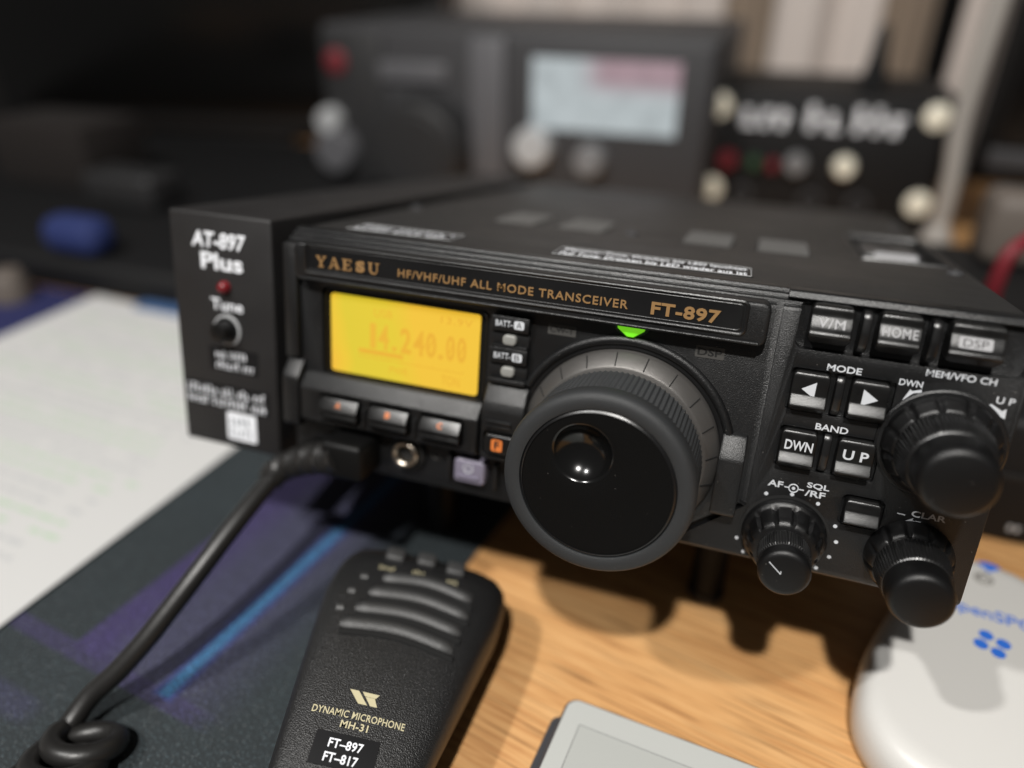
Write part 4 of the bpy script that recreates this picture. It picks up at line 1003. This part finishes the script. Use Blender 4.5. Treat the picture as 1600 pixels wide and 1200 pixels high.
# black box; the glint of its four screws is painted cream
bx = thing('instrument_box', 'black instrument box with four bright corner screws and white front lettering', 'instrument', (0, 500, 0))
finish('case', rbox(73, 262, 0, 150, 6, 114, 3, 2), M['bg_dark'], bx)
for sx, sz in ((84.5, 101), (247, 102), (86, 33), (250, 35)):
    finish('screw', lathe([(0.3, 9.6), (-0.8, 9.6), (-1.1, 9.2), (-1.1, 0)], sx, sz, 28), M['screw'], bx)
b = scribble('front', 104, 181, 86, 106, -0.05, seed=14, wt=1.7); scribble('front', 190, 230, 86, 106, -0.05, seed=12, bm=b, wt=1.7)
finish('lettering', b, M['tape_white'], bx)
for kx, kz, kr, mm in ((97, 58, 8, 'red_dim'), (119, 58, 5.5, 'green'), (134, 57, 5, 'red_dim'), (152, 59, 9, 'bg_knob'), (189, 60, 8.5, 'screw')):
    finish('knob', lathe([(0.4, kr), (-8, kr*.9), (-10, kr*.7), (-10.3, 0)], kx, kz, 24), M[mm], bx)
for kx in (112, 168, 205): finish('socket', lathe([(0.4, 9), (-3, 8.6), (-3.2, 6), (0.2, 5.8)], kx, 30, 24), M['bg_grey'], bx)
for fx in (84, 250): finish('foot', vlathe([(0, 0), (0, 6), (6.4, 6), (6.4, 0)], fx, 14, 16), M['bg_dark'], bx)

# pale pole with a round foot, black whip on the box
pl_ = thing('pole', 'pale slim pole with round foot leaning beside the instrument box', 'pole', (0, 0, 0))
finish('shaft', tube(smooth_path([(262, 462, 10), (262, 465, 60), (258, 470, 110), (262, 476, 200), (268, 480, 330)], 6), lambda t: 6.0+1.5*t, 16), M['pole'], pl_)
finish('foot', vlathe([(0, 0), (0, 15), (6, 15), (22, 11), (32, 6), (34, 0)], 262, 462, 28), M['pole'], pl_)
an = finish('stub_antenna', vlathe([(114, 0), (114, 10), (124, 10), (136, 7), (158, 5), (162, 3), (163, 0)], 200, 545, 20), M['bg_dark'])
tag(an, 'stubby black antenna standing on top of the instrument box', 'antenna')

# curtains
def curtain(name, x0, x1, y, z0, z1, amp, waves, m_, label, gather=0.0, ph=0.0):
    b = bmesh.new(); nx, nz = 70, 12; rows = []
    for j in range(nz+1):
        v = j/nz; row = []
        for i in range(nx+1):
            u = i/nx; xx = x0+(x1-x0)*u; k = 1-gather*math.sin(math.pi*v)
            xx = (x0+x1)/2+(xx-(x0+x1)/2)*k
            row.append(b.verts.new((xx, y+amp*math.sin(2*math.pi*waves*u+ph)+0.35*amp*math.sin(2*math.pi*waves*2.3*u+1+ph), z0+(z1-z0)*v)))
        rows.append(row)
    for p, q in zip(rows, rows[1:]):
        for i in range(nx): b.faces.new((p[i], p[i+1], q[i+1], q[i]))
    rr = bmesh.ops.extrude_face_region(b, geom=b.faces[:])
    for v in [q for q in rr['geom'] if isinstance(q, bmesh.types.BMVert)]: v.co.y += 2
    return tag(finish(name, b, M[m_], None, sharp=80), label, 'curtain', 'curtains behind the desk')
curtain('curtain', -420, 50, 830, -500, 700, 12, 5, 'curtain', 'wide cream curtain hanging behind the grey desktop radio')
curtain('curtain', 42, 114, 846, -500, 700, 10, 1.0, 'brown_cloth', 'tan curtain hanging between the two cream curtains')
curtain('curtain', 106, 218, 822, -500, 700, 12, 1.2, 'curtain', 'cream curtain hanging behind the instrument box', ph=2.6)
curtain('curtain', 212, 274, 846, -500, 700, 10, 1.0, 'brown_cloth', 'tan curtain behind the stubby black antenna')
curtain('curtain', 300, 345, 835, -500, 700, 8, 1, 'curtain', 'narrow cream curtain strip beside the dark monitor with grey bezel')

# monitors
def monitor(name, label, loc, rz, w_, h_, z0):
    mo = thing(name, label, 'monitor', loc, (0, 0, rz))
    finish('shell', rbox(-w_/2, w_/2, 0, 30, z0, z0+h_, 4, 2), M['bg_dark'], mo)
    finish('screen', rbox(-w_/2+10, w_/2-10, -1.2, 0.4, z0+22, z0+h_-10, 0.3), M['bg_screen'], mo)
    finish('chin', rbox(-w_/2+6, w_/2-6, -2.5, 0.3, z0+3, z0+18, 1), M['bg_grey'] if rz < 0 else M['bg_dark'], mo)
    finish('stand', rbox(-50, 50, 31, 60, 1, z0+60, 3), M['bg_dark'], mo)
    finish('base', rbox(-110, 110, 0, 104, 0.1, 8, 3), M['bg_dark'], mo)
    return mo
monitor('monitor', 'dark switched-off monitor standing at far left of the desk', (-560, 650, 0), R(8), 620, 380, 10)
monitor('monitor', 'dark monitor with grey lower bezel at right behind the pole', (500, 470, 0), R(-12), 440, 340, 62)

# black equipment case close behind at right, and smaller things
eq = thing('equipment_case', 'long low black equipment case behind right side of the transceiver', 'case', (0, 0, 0))
finish('body', rbox(206, 520, 112, 330, 0.1, 56, 4, 3), M['bg_dark'], eq)
finish('groove', rbox(206.5, 519.5, 111.2, 112.5, 30, 33, 0.3), M['groove'], eq)
b = bmesh.new(); rbox(247.0, 248.6, 111.6, 112.2, 7, 9.5, 0.1, 1, bm=b); rbox(249.6, 251.2, 111.6, 112.2, 7, 9.5, 0.1, 1, bm=b); finish('mark', b, M['text_grey'], eq)
rc = finish('red_plug', tube(smooth_path([(243, 206, 58), (240, 203, 68), (239, 200, 80), (240.5, 200, 92), (249, 208, 98)], 6), lambda t: 4.2-1.0*t, 14), M['red_dim'])
tag(rc, 'red cable plug lying on the black equipment case', 'plug')
bg = finish('beige_adapter', rbox(251, 330, 290, 325, 56.1, 96, 8, 3), M['beige']); tag(bg, 'beige adapter block on the back of the equipment case', 'adapter')

dc = finish('storage_case', rbox(-880, -150, 184, 575, 0.1, 24, 6, 3), M['bg_dark']); tag(dc, 'large flat black storage case on the desk behind the paper', 'case')
bo = finish('blue_pouch', rbox(-334, -286, 188, 216, 24.1, 50, 11, 5), M['blue']); tag(bo, 'bright blue pouch lying on the black storage case', 'pouch')
nv = finish('navy_cloth', rbox(-700, -178, 6, 183, 0.1, 2.3, 0.8, 2), M['navy']); tag(nv, 'navy cloth spread under and left of the white sheet of paper', 'cloth')
be = finish('beige_spool', vlathe([(2.4, 0), (2.4, 13), (17, 12), (22, 9), (23, 0)], -336, 160, 28), M['beige']); tag(be, 'small beige spool standing standing on the navy cloth', 'spool')
lc = finish('blue_card', prism(rrect(-246, -206, 172, 183, 2), 'top', 2.4, 5.0, 0, 0.3, 1), M['light_blue']); tag(lc, 'light blue card lying behind the top edge of the paper', 'card')
bb_ = finish('cardboard_box', rbox(-540, -430, 330, 400, 24.1, 78, 2), M['brown_box']); tag(bb_, 'dark brown cardboard box at the back of the storage case', 'box')
ga = finish('power_brick', rbox(-400, -330, 292, 330, 24.1, 52, 5, 3), M['bg_front']); tag(ga, 'dark grey power brick lying on the storage case behind the blue pouch', 'adapter')
